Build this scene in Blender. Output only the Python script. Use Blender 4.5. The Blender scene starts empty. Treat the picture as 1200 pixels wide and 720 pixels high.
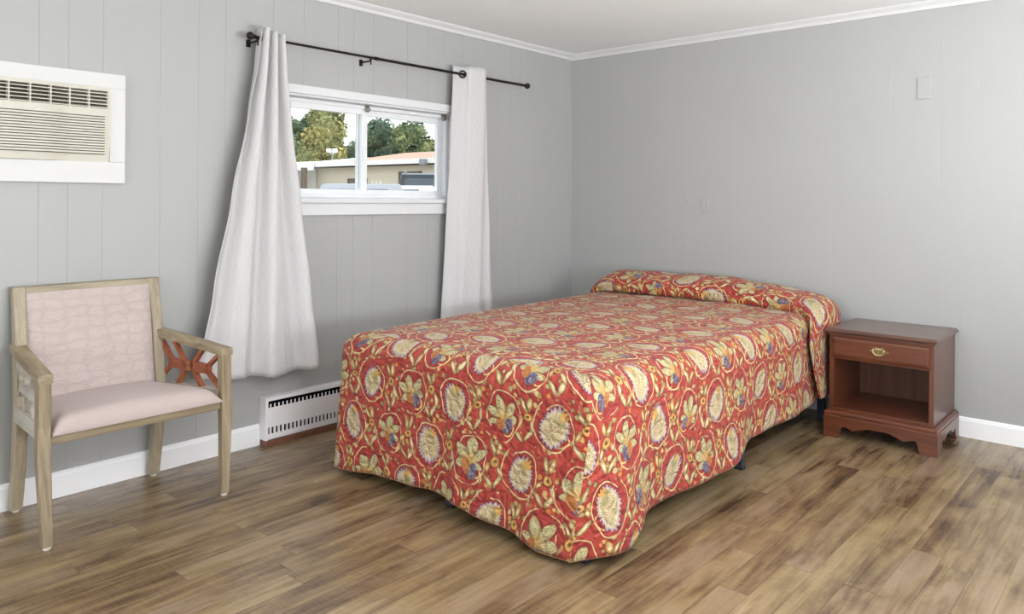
import bpy, bmesh, math, random
from math import sin, cos, pi, sqrt, exp
from mathutils import Vector, Matrix
random.seed(7)
SC = bpy.context.scene
COL = SC.collection

# ------------------------------------------------------------------ helpers
def srgb(r, g, b):
    def f(c):
        c /= 255.0
        return c / 12.92 if c <= 0.04045 else ((c + 0.055) / 1.055) ** 2.4
    return (f(r), f(g), f(b), 1.0)

def clamp(x, a=0.0, b=1.0): return max(a, min(b, x))
def smooth(a, b, x):
    t = clamp((x - a) / (b - a)); return t * t * (3 - 2 * t)
def lerp(a, b, t): return a + (b - a) * t
def interp(pts, x):
    if x <= pts[0][0]: return pts[0][1]
    for (x0, y0), (x1, y1) in zip(pts, pts[1:]):
        if x <= x1:
            t = (x - x0) / (x1 - x0); t = t * t * (3 - 2 * t) * 0.5 + t * 0.5
            return y0 + (y1 - y0) * t
    return pts[-1][1]

class NT:
    """Small helper that writes shader node trees."""
    def __init__(self, name):
        self.m = bpy.data.materials.new(name); self.m.use_nodes = True
        self.t = self.m.node_tree; self.t.nodes.clear()
        self.out = self.n('ShaderNodeOutputMaterial')
    def n(self, typ, **kw):
        nd = self.t.nodes.new(typ)
        for k, v in kw.items(): setattr(nd, k, v)
        return nd
    def link(self, a, b): self.t.links.new(a, b)
    def put(self, sock, v):
        if isinstance(v, bpy.types.NodeSocket): self.link(v, sock)
        else: sock.default_value = v
    def M(self, op, a, b=None, c=None, cl=False):
        nd = self.n('ShaderNodeMath', operation=op); nd.use_clamp = cl
        for i, v in enumerate((a, b, c)):
            if v is not None: self.put(nd.inputs[i], v)
        return nd.outputs[0]
    def add(self, a, b): return self.M('ADD', a, b)
    def sub(self, a, b): return self.M('SUBTRACT', a, b)
    def mul(self, a, b): return self.M('MULTIPLY', a, b)
    def div(self, a, b): return self.M('DIVIDE', a, b)
    def step(self, x, lo, hi):          # 0..1 smooth ramp of x between lo and hi
        nd = self.n('ShaderNodeMapRange', interpolation_type='SMOOTHSTEP')
        self.put(nd.inputs[0], x); nd.inputs[1].default_value = lo; nd.inputs[2].default_value = hi
        if lo > hi:
            nd.inputs[1].default_value = hi; nd.inputs[2].default_value = lo
            nd.inputs[3].default_value = 1.0; nd.inputs[4].default_value = 0.0
        return nd.outputs[0]
    def mix(self, f, a, b):
        nd = self.n('ShaderNodeMix', data_type='RGBA')
        self.put(nd.inputs[0], f); self.put(nd.inputs[6], a); self.put(nd.inputs[7], b)
        return nd.outputs[2]
    def xyz(self, x, y, z=0.0):
        nd = self.n('ShaderNodeCombineXYZ')
        for i, v in enumerate((x, y, z)): self.put(nd.inputs[i], v)
        return nd.outputs[0]
    def sep(self, v):
        nd = self.n('ShaderNodeSeparateXYZ'); self.link(v, nd.inputs[0]); return nd.outputs
    def coord(self, kind='Object'): return self.n('ShaderNodeTexCoord').outputs[kind]
    def scaled(self, v, s):
        nd = self.n('ShaderNodeMapping'); self.link(v, nd.inputs[0]); nd.inputs['Scale'].default_value = s
        return nd.outputs[0]
    def noise(self, v, scale, detail=3, rough=0.5, dist=0.0):
        nd = self.n('ShaderNodeTexNoise'); self.link(v, nd.inputs['Vector'])
        nd.inputs['Scale'].default_value = scale; nd.inputs['Detail'].default_value = detail
        nd.inputs['Roughness'].default_value = rough; nd.inputs['Distortion'].default_value = dist
        return nd.outputs[0]
    def voro(self, v, scale, feature='F1'):
        nd = self.n('ShaderNodeTexVoronoi', feature=feature); self.link(v, nd.inputs['Vector'])
        nd.inputs['Scale'].default_value = scale; return nd
    def ramp(self, f, stops):
        nd = self.n('ShaderNodeValToRGB'); self.link(f, nd.inputs[0])
        e = nd.color_ramp.elements
        while len(e) < len(stops): e.new(0.5)
        for k, (p, c) in enumerate(stops): e[k].position = p; e[k].color = c
        return nd.outputs[0]
    def bump(self, h, dist, strength=1.0, normal=None):
        nd = self.n('ShaderNodeBump'); self.link(h, nd.inputs['Height'])
        nd.inputs['Distance'].default_value = dist; nd.inputs['Strength'].default_value = strength
        if normal is not None: self.link(normal, nd.inputs['Normal'])
        return nd.outputs[0]
    def surface(self, color, rough=0.5, metallic=0.0, normal=None, spec=0.5, **kw):
        b = self.n('ShaderNodeBsdfPrincipled')
        self.put(b.inputs['Base Color'], color); self.put(b.inputs['Roughness'], rough)
        self.put(b.inputs['Metallic'], metallic); self.put(b.inputs['Specular IOR Level'], spec)
        for k, v in kw.items(): self.put(b.inputs[k], v)
        if normal is not None: self.link(normal, b.inputs['Normal'])
        self.link(b.outputs[0], self.out.inputs[0]); self.bsdf = b
        return self.m

# ------------------------------------------------------------------ materials
MAT = {}
def simple(name, col, rough=0.5, metallic=0.0, var=0.06, vscale=12.0, bump=0.0, bscale=200.0, spec=0.5):
    t = NT(name); c = t.coord()
    n = t.noise(c, vscale, 4)
    dark = tuple(x * (1 - var) for x in col[:3]) + (1,); lite = tuple(min(1, x * (1 + var)) for x in col[:3]) + (1,)
    color = t.mix(n, dark, lite)
    nm = None
    if bump: nm = t.bump(t.noise(c, bscale, 3), bump)
    MAT[name] = t.surface(color, rough, metallic, nm, spec); return MAT[name]

simple('wall_paint', srgb(172, 172, 171), 0.42, var=0.03, vscale=2.5, bump=0.0006, bscale=90, spec=0.35)
simple('ceiling_paint', srgb(243, 246, 246), 0.8, var=0.02, vscale=3, bump=0.001, bscale=60)
simple('trim_paint', srgb(220, 220, 222), 0.45, var=0.02)
simple('vinyl_white', srgb(232, 233, 235), 0.35, var=0.015)
simple('trim_paint_dimmed', srgb(212, 211, 210), 0.45, var=0.02)  # trim white darkened in colour to offset the strong light on this side
simple('trim_paint_lifted', srgb(246, 246, 248), 0.45, var=0.02)  # trim white lightened in colour to make up for weak light low down
simple('ac_plastic', srgb(203, 199, 186), 0.45, var=0.03)
simple('ac_dark', srgb(70, 58, 48), 0.7)
simple('heater_enamel', srgb(244, 242, 244), 0.35, var=0.02)
simple('heater_dark', srgb(18, 19, 22), 1.0, spec=0.1)
simple('shoe_wood', srgb(120, 80, 62), 0.5)
simple('bronze', srgb(38, 33, 31), 0.38, 0.6)
simple('steel_blue', srgb(62, 68, 84), 0.45, 0.3)
simple('black_plastic', srgb(30, 30, 32), 0.6)
simple('brass', srgb(140, 124, 84), 0.4, 0.7, var=0.45, vscale=160)
simple('brass_pale', srgb(206, 192, 150), 0.32, 0.7, var=0.2, vscale=120)  # paler brass than the plate, so the bail stands out
simple('latch_metal', srgb(150, 145, 138), 0.4, 0.7)
simple('mattress_cloth', srgb(214, 210, 204), 0.9)
simple('glide', srgb(225, 220, 210), 0.4)
simple('metal_grey', srgb(150, 152, 156), 0.4, 0.6)

def glass(name='pane_glass', tint=(0.97, 0.985, 0.98, 1)):
    t = NT(name); tr = t.n('ShaderNodeBsdfTransparent'); tr.inputs[0].default_value = tint
    gl = t.n('ShaderNodeBsdfGlossy'); gl.inputs['Roughness'].default_value = 0.02
    lw = t.n('ShaderNodeLayerWeight'); lw.inputs[0].default_value = 0.5
    refl = t.add(0.02, t.mul(t.M('POWER', lw.outputs['Facing'], 5.0), 0.6))
    mx = t.n('ShaderNodeMixShader'); t.link(refl, mx.inputs[0]); t.link(tr.outputs[0], mx.inputs[1]); t.link(gl.outputs[0], mx.inputs[2])
    t.link(mx.outputs[0], t.out.inputs[0]); MAT[name] = t.m; return t.m
glass()

def wood(name, stops, axis, rough=0.4, grain=1.0, spec=0.5, coat=0.0):
    t = NT(name); c = t.coord()
    s = [26.0, 26.0, 26.0]; s[axis] = 2.2
    v = t.scaled(c, tuple(x * grain for x in s))
    n = t.noise(v, 1.0, 6, 0.62, 0.6)
    f = t.noise(t.scaled(c, tuple((160 if i != axis else 6) for i in range(3))), 1.0, 2)
    h = t.add(t.mul(n, 0.8), t.mul(f, 0.2))
    col = t.ramp(h, stops)
    MAT[name] = t.surface(col, rough, 0, t.bump(h, 0.0006), spec)
    if coat: t.bsdf.inputs['Coat Weight'].default_value = coat; t.bsdf.inputs['Coat Roughness'].default_value = 0.2
    return MAT[name]
taupe = [(0.25, srgb(92, 78, 60)), (0.5, srgb(144, 128, 102)), (0.75, srgb(180, 166, 140))]
silver = [(0.25, srgb(140, 130, 118)), (0.5, srgb(182, 174, 162)), (0.75, srgb(208, 202, 192))]
redw = [(0.25, srgb(112, 58, 38)), (0.5, srgb(150, 84, 56)), (0.75, srgb(170, 106, 76))]
cherry = [(0.2, srgb(60, 30, 20)), (0.5, srgb(98, 52, 33)), (0.8, srgb(120, 70, 46))]
cherry_top = [(0.2, srgb(70, 44, 36)), (0.5, srgb(98, 66, 55)), (0.8, srgb(118, 84, 70))]  # grey of the reflection on the top put into the wood colour
taupe_grey = [(0.25, srgb(118, 106, 88)), (0.5, srgb(160, 147, 124)), (0.75, srgb(188, 177, 156))]
for ax, nm in enumerate('xyz'):
    wood('taupe_grey_' + nm, taupe_grey, ax, 0.5)
    wood('taupe_' + nm, taupe, ax, 0.5)
    wood('silver_' + nm, silver, ax, 0.5)
    wood('red_' + nm, redw, ax, 0.4)
    wood('cherry_' + nm, cherry, ax, 0.3, coat=0.3)
wood('cherry_top', cherry_top, 0, 0.3, coat=0.4)
wood('cherry_inner', [(0.2, srgb(56, 30, 20)), (0.5, srgb(96, 56, 36)), (0.8, srgb(124, 78, 50))], 2, 0.5)

def floor_mat():
    t = NT('vinyl_plank'); c = t.coord(); x, y, z = t.sep(c)
    W = 0.100; L = 1.15
    px = t.div(t.add(x, 0.018), W); col = t.M('FLOOR', px); fx = t.M('FRACT', px)
    wn = t.n('ShaderNodeTexWhiteNoise', noise_dimensions='1D'); t.link(col, wn.inputs['W'])
    py = t.add(t.div(y, L), t.mul(wn.outputs[0], 7.3)); row = t.M('FLOOR', py); fy = t.M('FRACT', py)
    wc = t.n('ShaderNodeTexWhiteNoise', noise_dimensions='3D'); t.link(t.xyz(col, row, 3.7), wc.inputs['Vector'])
    h = wc.outputs[0]; hc = t.sep(wc.outputs['Color'])
    # grain, offset from plank to plank
    gv = t.xyz(t.add(x, t.mul(hc[0], 9.0)), t.add(y, t.mul(hc[1], 9.0)), 0.0)
    g1 = t.noise(t.scaled(gv, (30, 2.0, 1)), 1.0, 5, 0.62, 0.5)
    g2 = t.noise(t.scaled(gv, (7, 2.6, 1)), 1.0, 4, 0.6, 0.4)
    g3 = t.noise(t.scaled(gv, (120, 5, 1)), 1.0, 2)
    saw = t.noise(t.scaled(gv, (14, 140, 1)), 1.0, 3)
    v = t.add(t.add(t.mul(g1, 0.46), t.mul(g2, 0.46)), t.add(t.mul(t.sub(h, 0.5), 0.10), t.add(t.mul(g3, 0.10), t.mul(saw, 0.10))))
    cr = t.ramp(v, [(0.37, srgb(66, 48, 36)), (0.46, srgb(100, 79, 58)), (0.54, srgb(128, 106, 78)), (0.62, srgb(148, 126, 92)), (0.76, srgb(172, 150, 116))])
    grey = t.mix(t.step(g2, 0.40, 0.66), cr, t.mix(0.55, cr, srgb(146, 124, 108)))
    cr = t.mix(t.step(hc[2], 0.35, 0.8), cr, grey)
    e1 = t.step(t.M('ABSOLUTE', t.sub(fx, 0.5)), 0.482, 0.497)
    e2 = t.step(t.M('ABSOLUTE', t.sub(fy, 0.5)), 0.4975, 0.4995)
    e = t.M('MAXIMUM', e1, e2)
    cr = t.mix(t.mul(e, 0.35), cr, srgb(56, 40, 30))
    hgt = t.sub(t.add(t.mul(saw, 0.25), t.mul(g1, 0.3)), t.mul(e, 0.8))
    rg = t.add(0.17, t.mul(g2, 0.14))
    MAT['floor'] = t.surface(cr, rg, 0, t.bump(hgt, 0.0006), 0.6)
floor_mat()

def spread_mat():
    t = NT('bedspread_print')
    uvn = t.n('ShaderNodeUVMap'); uvn.uv_map = 'UVMap'; uv0 = uvn.outputs[0]
    # gentle distortion so that rings and stems are not ruler-drawn
    dn = t.n('ShaderNodeTexNoise'); t.link(uv0, dn.inputs['Vector']); dn.inputs['Scale'].default_value = 9; dn.inputs['Detail'].default_value = 2
    vm = t.n('ShaderNodeVectorMath', operation='MULTIPLY_ADD'); t.link(dn.outputs['Color'], vm.inputs[0])
    vm.inputs[1].default_value = (0.05, 0.05, 0); t.link(uv0, vm.inputs[2])
    u, v, _ = t.sep(vm.outputs[0])
    W, H = 0.232, 0.196
    CREAM = srgb(216, 196, 150); IVORY = srgb(220, 206, 168); YEL = srgb(212, 166, 92); OLIVE = srgb(150, 144, 96)
    LILAC = srgb(166, 160, 178); BLUE = srgb(134, 140, 160); DKRED = srgb(112, 32, 34); ORANGE = srgb(212, 138, 68)
    def cell(ou, ov):
        vv = t.add(t.div(v, H), ov); row = t.M('FLOOR', vv); ly = t.mul(t.sub(t.M('FRACT', vv), 0.5), H)
        uu = t.add(t.add(t.div(u, W), ou), t.mul(t.M('FLOORED_MODULO', row, 2.0), 0.5)); col = t.M('FLOOR', uu)
        lx = t.mul(t.sub(t.M('FRACT', uu), 0.5), W)
        wn = t.n('ShaderNodeTexWhiteNoise', noise_dimensions='3D'); t.link(t.xyz(col, row, 1.3 + ou), wn.inputs['Vector'])
        return lx, ly, col, row, wn.outputs[0], t.sep(wn.outputs['Color'])
    def rot(lx, ly, a):
        ca, sa = (t.M('COSINE', a), t.M('SINE', a)) if isinstance(a, bpy.types.NodeSocket) else (cos(a), sin(a))
        return t.add(t.mul(lx, ca), t.mul(ly, sa)), t.sub(t.mul(ly, ca), t.mul(lx, sa))
    def ell(lx, ly, cx, cy, ax, ay, a=0.0):       # normalised radius of an ellipse
        dx, dy = rot(t.sub(lx, cx), t.sub(ly, cy), a)
        return t.M('SQRT', t.add(t.M('POWER', t.div(dx, ax), 2.0), t.M('POWER', t.div(dy, ay), 2.0)))
    # ---- ground: red with fine mottling and small sprigs
    gn = t.noise(uv0, 30, 4)
    colr = t.mix(t.step(gn, 0.3, 0.7), srgb(160, 50, 47), srgb(190, 76, 62))
    lx, ly, ci, ri, h, hc = cell(0.0, 0.0)
    lx2, ly2, ci2, ri2, h2, hc2 = cell(0.5, 0.0)
    rr0 = t.M('SQRT', t.add(t.M('POWER', t.div(lx, 0.84), 2.0), t.M('POWER', ly, 2.0)))
    # leaf clutter between the rings
    vo = t.voro(vm.outputs[0], 40); vd = vo.outputs['Distance']; vc = t.sep(vo.outputs['Color'])
    leafc = t.ramp(vc[0], [(0.0, CREAM), (0.3, YEL), (0.5, OLIVE), (0.72, srgb(200, 190, 130)), (0.9, ORANGE)])
    outside = t.step(rr0, 0.088, 0.096)
    colr = t.mix(t.mul(t.sub(1.0, outside), 0.55), colr, t.mix(gn, srgb(146, 40, 45), srgb(178, 58, 58)))
    leafm = t.mul(t.mul(t.step(vd, 0.42, 0.32), t.step(vc[1], 0.22, 0.28)), outside)
    leafo = t.mul(t.mul(t.step(vd, 0.54, 0.44), t.step(vc[1], 0.22, 0.28)), outside)
    colr = t.mix(t.mul(leafo, 0.45), colr, DKRED)
    colr = t.mix(leafm, colr, leafc)
    # ---- between the rings: rosettes and pale leaves
    for (cx, cy, ax, ay, an, cA) in [(0.018, 0.056, 0.010, 0.034, 0.5, CREAM), (-0.022, 0.066, 0.009, 0.030, -0.7, srgb(190, 182, 132)),
                                     (0.006, -0.062, 0.012, 0.026, 0.25, YEL), (-0.020, -0.056, 0.009, 0.030, -0.5, OLIVE),
                                     (0.026, 0.018, 0.009, 0.026, -0.35, CREAM), (-0.029, 0.012, 0.009, 0.022, 0.4, ORANGE)]:
        r = ell(lx2, ly2, cx, cy, ax, ay, an)
        colr = t.mix(t.mul(t.step(r, 1.28, 1.08), 0.55), colr, DKRED)
        colr = t.mix(t.step(r, 1.05, 0.92), colr, t.mix(t.step(t.add(r, t.mul(t.noise(uv0, 120, 2), 0.9)), 0.75, 1.05), srgb(226, 210, 164), t.mix(t.step(r, 0.5, 0.95), cA, srgb(160, 132, 82))))
    r = ell(lx2, ly2, 0.0, -0.014, 0.018, 0.017)
    colr = t.mix(t.mul(t.step(r, 1.25, 1.05), 0.6), colr, DKRED)
    colr = t.mix(t.step(r, 1.03, 0.9), colr, t.mix(t.step(r, 0.30, 0.45), srgb(120, 70, 40), YEL))
    # ---- spiral stems
    ang = t.mul(t.sub(h, 0.5), 6.0)
    rx, ry = rot(lx, ly, ang)
    th = t.M('ARCTAN2', ry, rx)
    ringr = t.add(0.091, t.mul(th, 0.0055))
    d = t.M('ABSOLUTE', t.sub(rr0, ringr))
    colr = t.mix(t.mul(t.step(d, 0.0060, 0.0038), 0.4), colr, DKRED)
    colr = t.mix(t.step(d, 0.0034, 0.0020), colr, srgb(228, 200, 148))
    # small tendril that joins ring and flower
    dt = ell(lx, ly, 0.030, 0.045, 0.030, 0.026, 0.4)
    ten = t.mul(t.step(t.M('ABSOLUTE', t.sub(dt, 1.0)), 0.13, 0.07), t.step(lx, 0.016, 0.026))
    colr = t.mix(ten, colr, srgb(232, 200, 132))
    # ---- flowers: A, chrysanthemum with a lilac fringe; B, palmette with grapes
    tsel = t.M('FLOORED_MODULO', t.add(ci, t.M('FLOOR', t.mul(ri, 0.5))), 2.0)
    fx, fy = rot(lx, ly, t.mul(t.sub(hc[0], 0.5), 1.5))
    sc = t.add(1.22, t.mul(hc[1], 0.26)); fx = t.div(fx, sc); fy = t.div(fy, t.mul(sc, -1.0))
    ta = t.M('ARCTAN2', fy, fx)
    ra = t.div(ell(fx, fy, 0.0, -0.004, 0.037, 0.052), t.add(1.0, t.mul(t.M('SINE', t.mul(ta, 26.0)), 0.07)))
    rays = t.add(0.5, t.mul(t.M('SINE', t.mul(ta, 26.0)), 0.5))
    sp = t.noise(uv0, 260, 2)
    a_in = t.mix(t.step(sp, 0.44, 0.56), IVORY, t.mix(t.step(t.noise(uv0, 70, 1), 0.45, 0.55), srgb(186, 146, 100), srgb(156, 146, 104)))
    a_mid = t.mix(t.step(ra, 0.62, 0.78), a_in, t.mix(t.mul(rays, 0.6), IVORY, srgb(188, 158, 120)))
    a_col = t.mix(t.step(ra, 0.84, 0.94), a_mid, LILAC)
    gr = ell(fx, fy, 0.006, 0.022, 0.010, 0.022, 0.3)
    a_col = t.mix(t.mul(t.step(gr, 1.05, 0.8), 0.75), a_col, OLIVE)
    ob = ell(fx, fy, 0.012, 0.038, 0.014, 0.016)
    a_col = t.mix(t.step(ob, 1.05, 0.85), a_col, YEL)
    a_m = t.step(ra, 1.04, 0.97); a_o = t.step(ra, 1.22, 1.05)
    py_ = t.add(fy, 0.014); phi = t.M('ARCTAN2', fx, py_)
    rb0 = t.M('SQRT', t.add(t.M('POWER', fx, 2.0), t.M('POWER', py_, 2.0)))
    lob = t.M('ABSOLUTE', t.M('COSINE', t.mul(phi, 3.5)))
    env = t.add(0.34, t.mul(0.66, t.M('POWER', t.M('COSINE', t.mul(phi, 0.5)), 1.3)))
    rb = t.div(rb0, t.mul(t.mul(env, t.add(0.66, t.mul(t.M('POWER', lob, 1.5), 0.40))), 0.066))
    leaf = t.mix(t.step(t.noise(uv0, 150, 2), 0.44, 0.58), srgb(208, 198, 152), srgb(172, 160, 110))
    b_col = t.mix(t.step(lob, 0.18, 0.62), t.mix(t.step(sp, 0.42, 0.6), OLIVE, srgb(140, 92, 64)), leaf)
    b_col = t.mix(t.mul(t.step(rb, 0.55, 0.30), 0.6), b_col, YEL)
    gv = t.voro(uv0, 105); gd = gv.outputs['Distance']
    gcol = t.mix(t.step(gd, 0.28, 0.52), t.mix(t.sep(gv.outputs['Color'])[0], BLUE, LILAC), srgb(92, 84, 104))
    gm = ell(fx, fy, 0.013, -0.034, 0.018, 0.023, -0.4)
    b_col = t.mix(t.step(gm, 1.0, 0.9), b_col, gcol)
    om = ell(fx, fy, -0.011, -0.026, 0.014, 0.022, 0.4)
    b_col = t.mix(t.step(om, 1.0, 0.85), b_col, t.mix(t.step(sp, 0.4, 0.6), ORANGE, srgb(150, 92, 62)))
    b_m = t.M('MAXIMUM', t.step(rb, 1.0, 0.93), t.M('MAXIMUM', t.step(gm, 1.0, 0.92), t.step(om, 1.0, 0.9)))
    b_o = t.M('MAXIMUM', t.step(rb, 1.25, 1.04), t.M('MAXIMUM', t.step(gm, 1.25, 1.05), t.step(om, 1.25, 1.05)))
    fm = t.add(t.mul(a_m, t.sub(1.0, tsel)), t.mul(b_m, tsel))
    fo = t.add(t.mul(a_o, t.sub(1.0, tsel)), t.mul(b_o, tsel))
    colr = t.mix(t.mul(fo, 0.5), colr, DKRED)
    colr = t.mix(fm, colr, t.mix(tsel, a_col, b_col))
    colr = t.mix(t.mul(t.step(t.noise(uv0, 230, 3, 0.7), 0.42, 0.66), 0.30), colr, srgb(124, 70, 54))
    # ---- quilting: wandering stitched channels puff the cloth
    q = t.voro(vm.outputs[0], 26, 'DISTANCE_TO_EDGE')
    qh = t.step(q.outputs['Distance'], 0.0, 0.30)
    wr = t.noise(uv0, 14, 4, 0.6)
    hgt = t.add(t.mul(qh, 0.6), t.mul(wr, 0.8))
    nm = t.bump(hgt, 0.013, 0.85)
    nm = t.bump(t.noise(uv0, 900, 1), 0.0006, 0.6, nm)
    MAT['spread'] = t.surface(colr, 0.6, 0, nm, 0.35)
    t.bsdf.inputs['Sheen Weight'].default_value = 0.12
    t.bsdf.inputs['Sheen Roughness'].default_value = 0.4
spread_mat()
simple('spread_binding', srgb(206, 150, 110), 0.6, var=0.25, vscale=60)

def curtain_mat():
    t = NT('curtain_cloth'); uvn = t.n('ShaderNodeUVMap'); uvn.uv_map = 'UVMap'; u, v, _ = t.sep(uvn.outputs[0])
    a = t.M('ABSOLUTE', t.M('SINE', t.mul(t.add(u, t.mul(v, 0.6)), 62.0)))
    b = t.M('ABSOLUTE', t.M('SINE', t.mul(t.sub(u, t.mul(v, 0.6)), 62.0)))
    lat = t.step(t.M('MINIMUM', a, b), 0.10, 0.32)
    n = t.noise(t.scaled(uvn.outputs[0], (380, 380, 1)), 1.0, 2)
    col = t.mix(t.mul(lat, 0.4), srgb(212, 210, 211), srgb(199, 197, 198))
    col = t.mix(t.mul(n, 0.25), col, srgb(188, 186, 187))
    MAT['curtain'] = t.surface(col, 0.85, 0, t.bump(t.add(lat, n), 0.0008), 0.2)
    t.bsdf.inputs['Sheen Weight'].default_value = 0.1
curtain_mat()

def fabric_mat(name, emboss):
    t = NT(name); c = t.coord(); x, y, z = t.sep(c)
    base = t.mix(t.noise(c, 5, 3), srgb(184, 168, 166), srgb(200, 186, 183))
    fine = t.noise(t.scaled(c, (300, 60, 300)), 1.0, 3)
    base = t.mix(t.mul(fine, 0.5), base, srgb(190, 168, 162))
    if emboss:
        # raised blocks in uneven columns, softened and frayed
        warp = t.noise(t.scaled(c, (6, 9, 14)), 1.0, 3)
        zz = t.add(z, t.mul(warp, 0.07)); yy = t.add(y, t.mul(warp, 0.10))
        bz = t.M('ABSOLUTE', t.M('SINE', t.mul(zz, 72.0))); by_ = t.M('ABSOLUTE', t.M('SINE', t.mul(yy, 40.0)))
        blk = t.mul(t.step(bz, 0.15, 0.7), t.step(by_, 0.12, 0.5))
        w = t.noise(t.scaled(c, (10, 34, 90)), 1.0, 4, 0.65, 1.2)
        k = t.add(t.mul(blk, 0.16), t.mul(w, 0.95))
        base = t.mix(t.mul(t.step(k, 0.40, 0.85), 0.45), base, srgb(222, 210, 205))
        base = t.mix(t.mul(t.step(w, 0.53, 0.68), 0.40), base, srgb(160, 142, 142))
        nm = t.bump(k, 0.004)
    else:
        nm = t.bump(fine, 0.0012)
    MAT[name] = t.surface(base, 0.85, 0, nm, 0.2)
    t.bsdf.inputs['Sheen Weight'].default_value = 0.15
fabric_mat('pink_back', True); fabric_mat('pink_seat', False)

# outdoors
simple('asphalt', srgb(128, 126, 122), 0.9, var=0.15, vscale=0.6)
simple('stucco', srgb(208, 198, 174), 0.9, var=0.04, vscale=0.7)
simple('stucco_white', srgb(232, 228, 216), 0.9, var=0.04, vscale=0.7)
simple('roof_tan', srgb(176, 138, 116), 0.8, var=0.08, vscale=0.9)
simple('roof_white', srgb(240, 240, 240), 0.6, var=0.02, vscale=0.5)
simple('fascia', srgb(240, 236, 226), 0.7)
simple('post_brown', srgb(104, 88, 74), 0.7)
simple('dark_pane', srgb(120, 110, 98), 0.25)
simple('truck_paint', srgb(42, 50, 56), 0.3, 0.2)
simple('truck_glass', srgb(64, 74, 80), 0.12)
simple('white_paint', srgb(205, 207, 210), 0.25)
simple('tail_red', srgb(150, 30, 28), 0.3)
simple('tyre', srgb(24, 24, 25), 0.8)
simple('bark', srgb(88, 72, 56), 0.9)
def leaf_mat(name, c0, c1, c2):
    t = NT(name); c = t.coord()
    n = t.noise(c, 0.55, 3); f = t.noise(c, 6.0, 2)
    col = t.ramp(t.add(t.mul(n, 0.6), t.mul(f, 0.4)), [(0.36, c0), (0.5, c1), (0.64, c2)])
    MAT[name] = t.surface(col, 0.7, 0, None, 0.25)
    t.bsdf.inputs['Subsurface Weight'].default_value = 0.0
leaf_mat('leaf_sunlit', srgb(92, 104, 70), srgb(150, 150, 92), srgb(208, 190, 120))  # yellow of sunlit foliage put into the leaf colour
leaf_mat('leaf_green', srgb(62, 86, 66), srgb(104, 120, 80), srgb(156, 154, 96))
leaf_mat('leaf_dark', srgb(56, 78, 66), srgb(84, 104, 80), srgb(128, 134, 92))

# ------------------------------------------------------------------ geometry helpers
def link_mesh(name, bm, mat, root=None, parent=None, smoothed=False, kind=None):
    """One mesh object. bm is in world coordinates; root gives the thing's base location."""
    loc = Vector(root.location) if root is not None else Vector((0, 0, 0))
    if root is not None: bmesh.ops.translate(bm, verts=bm.verts, vec=-loc)
    me = bpy.data.meshes.new(name); bm.to_mesh(me); bm.free()
    o = bpy.data.objects.new(name, me); COL.objects.link(o)
    if isinstance(mat, str): mat = MAT[mat]
    me.materials.append(mat)
    if smoothed:
        for p in me.polygons: p.use_smooth = True
        if smoothed != 'all':
            md = o.modifiers.new('Auto', 'EDGE_SPLIT'); md.split_angle = math.radians(38)
    p = parent if parent is not None else root
    if p is not None: o.parent = p
    if kind: o['kind'] = kind
    return o

def thing(name, label, cat, loc=(0, 0, 0), group=None):
    o = bpy.data.objects.new(name, None); COL.objects.link(o); o.location = loc
    o.empty_display_size = 0.1
    if label: o['label'] = label
    if cat: o['category'] = cat
    if group: o['group'] = group
    return o
def tag(o, label, cat, group=None):
    o['label'] = label; o['category'] = cat
    if group: o['group'] = group
    return o

def box(bm, a, b, bev=0.0, seg=2):
    lo = [min(p, q) for p, q in zip(a, b)]; hi = [max(p, q) for p, q in zip(a, b)]
    r = bmesh.ops.create_cube(bm, size=1.0); vs = r['verts']
    for v in vs: v.co = Vector([lerp(lo[i], hi[i], v.co[i] + 0.5) for i in range(3)])
    if bev:
        es = list({e for v in vs for e in v.link_edges})
        bmesh.ops.bevel(bm, geom=es, offset=bev, segments=seg, affect='EDGES', profile=0.6)
def mkbox(a, b, bev=0.0, seg=2):
    bm = bmesh.new(); box(bm, a, b, bev, seg); return bm

def frame_at(d):
    d = d.normalized(); ref = Vector((0, 0, 1)) if abs(d.z) < 0.9 else Vector((1, 0, 0))
    a = d.cross(ref).normalized(); return a, d.cross(a).normalized()
def tube(bm, pts, rad, seg=12, cap=True):
    pts = [Vector(p) for p in pts]; rings = []
    for i, p in enumerate(pts):
        d = (pts[min(i + 1, len(pts) - 1)] - pts[max(i - 1, 0)])
        a, b = frame_at(d); r = rad[i] if isinstance(rad, (list, tuple)) else rad
        rings.append([bm.verts.new(p + (a * cos(2 * pi * k / seg) + b * sin(2 * pi * k / seg)) * r) for k in range(seg)])
    for A, B in zip(rings, rings[1:]):
        for k in range(seg): bm.faces.new((A[k], A[(k + 1) % seg], B[(k + 1) % seg], B[k]))
    if cap:
        bm.faces.new(rings[0][::-1]); bm.faces.new(rings[-1])
    bmesh.ops.recalc_face_normals(bm, faces=bm.faces)
def lathe(bm, origin, axis, prof, seg=20):
    """prof: list of (distance along axis, radius)."""
    o = Vector(origin); d = Vector(axis).normalized()
    tube(bm, [o + d * t for t, _ in prof], [max(r, 1e-4) for _, r in prof], seg)
def loft(bm, secs, cap=True):
    """secs: list of lists of points, all of one length (closed sections)."""
    rings = [[bm.verts.new(Vector(p)) for p in s] for s in secs]; n = len(rings[0])
    for A, B in zip(rings, rings[1:]):
        for k in range(n): bm.faces.new((A[k], A[(k + 1) % n], B[(k + 1) % n], B[k]))
    if cap:
        bm.faces.new(rings[0][::-1]); bm.faces.new(rings[-1])
    bmesh.ops.recalc_face_normals(bm, faces=bm.faces)
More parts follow.
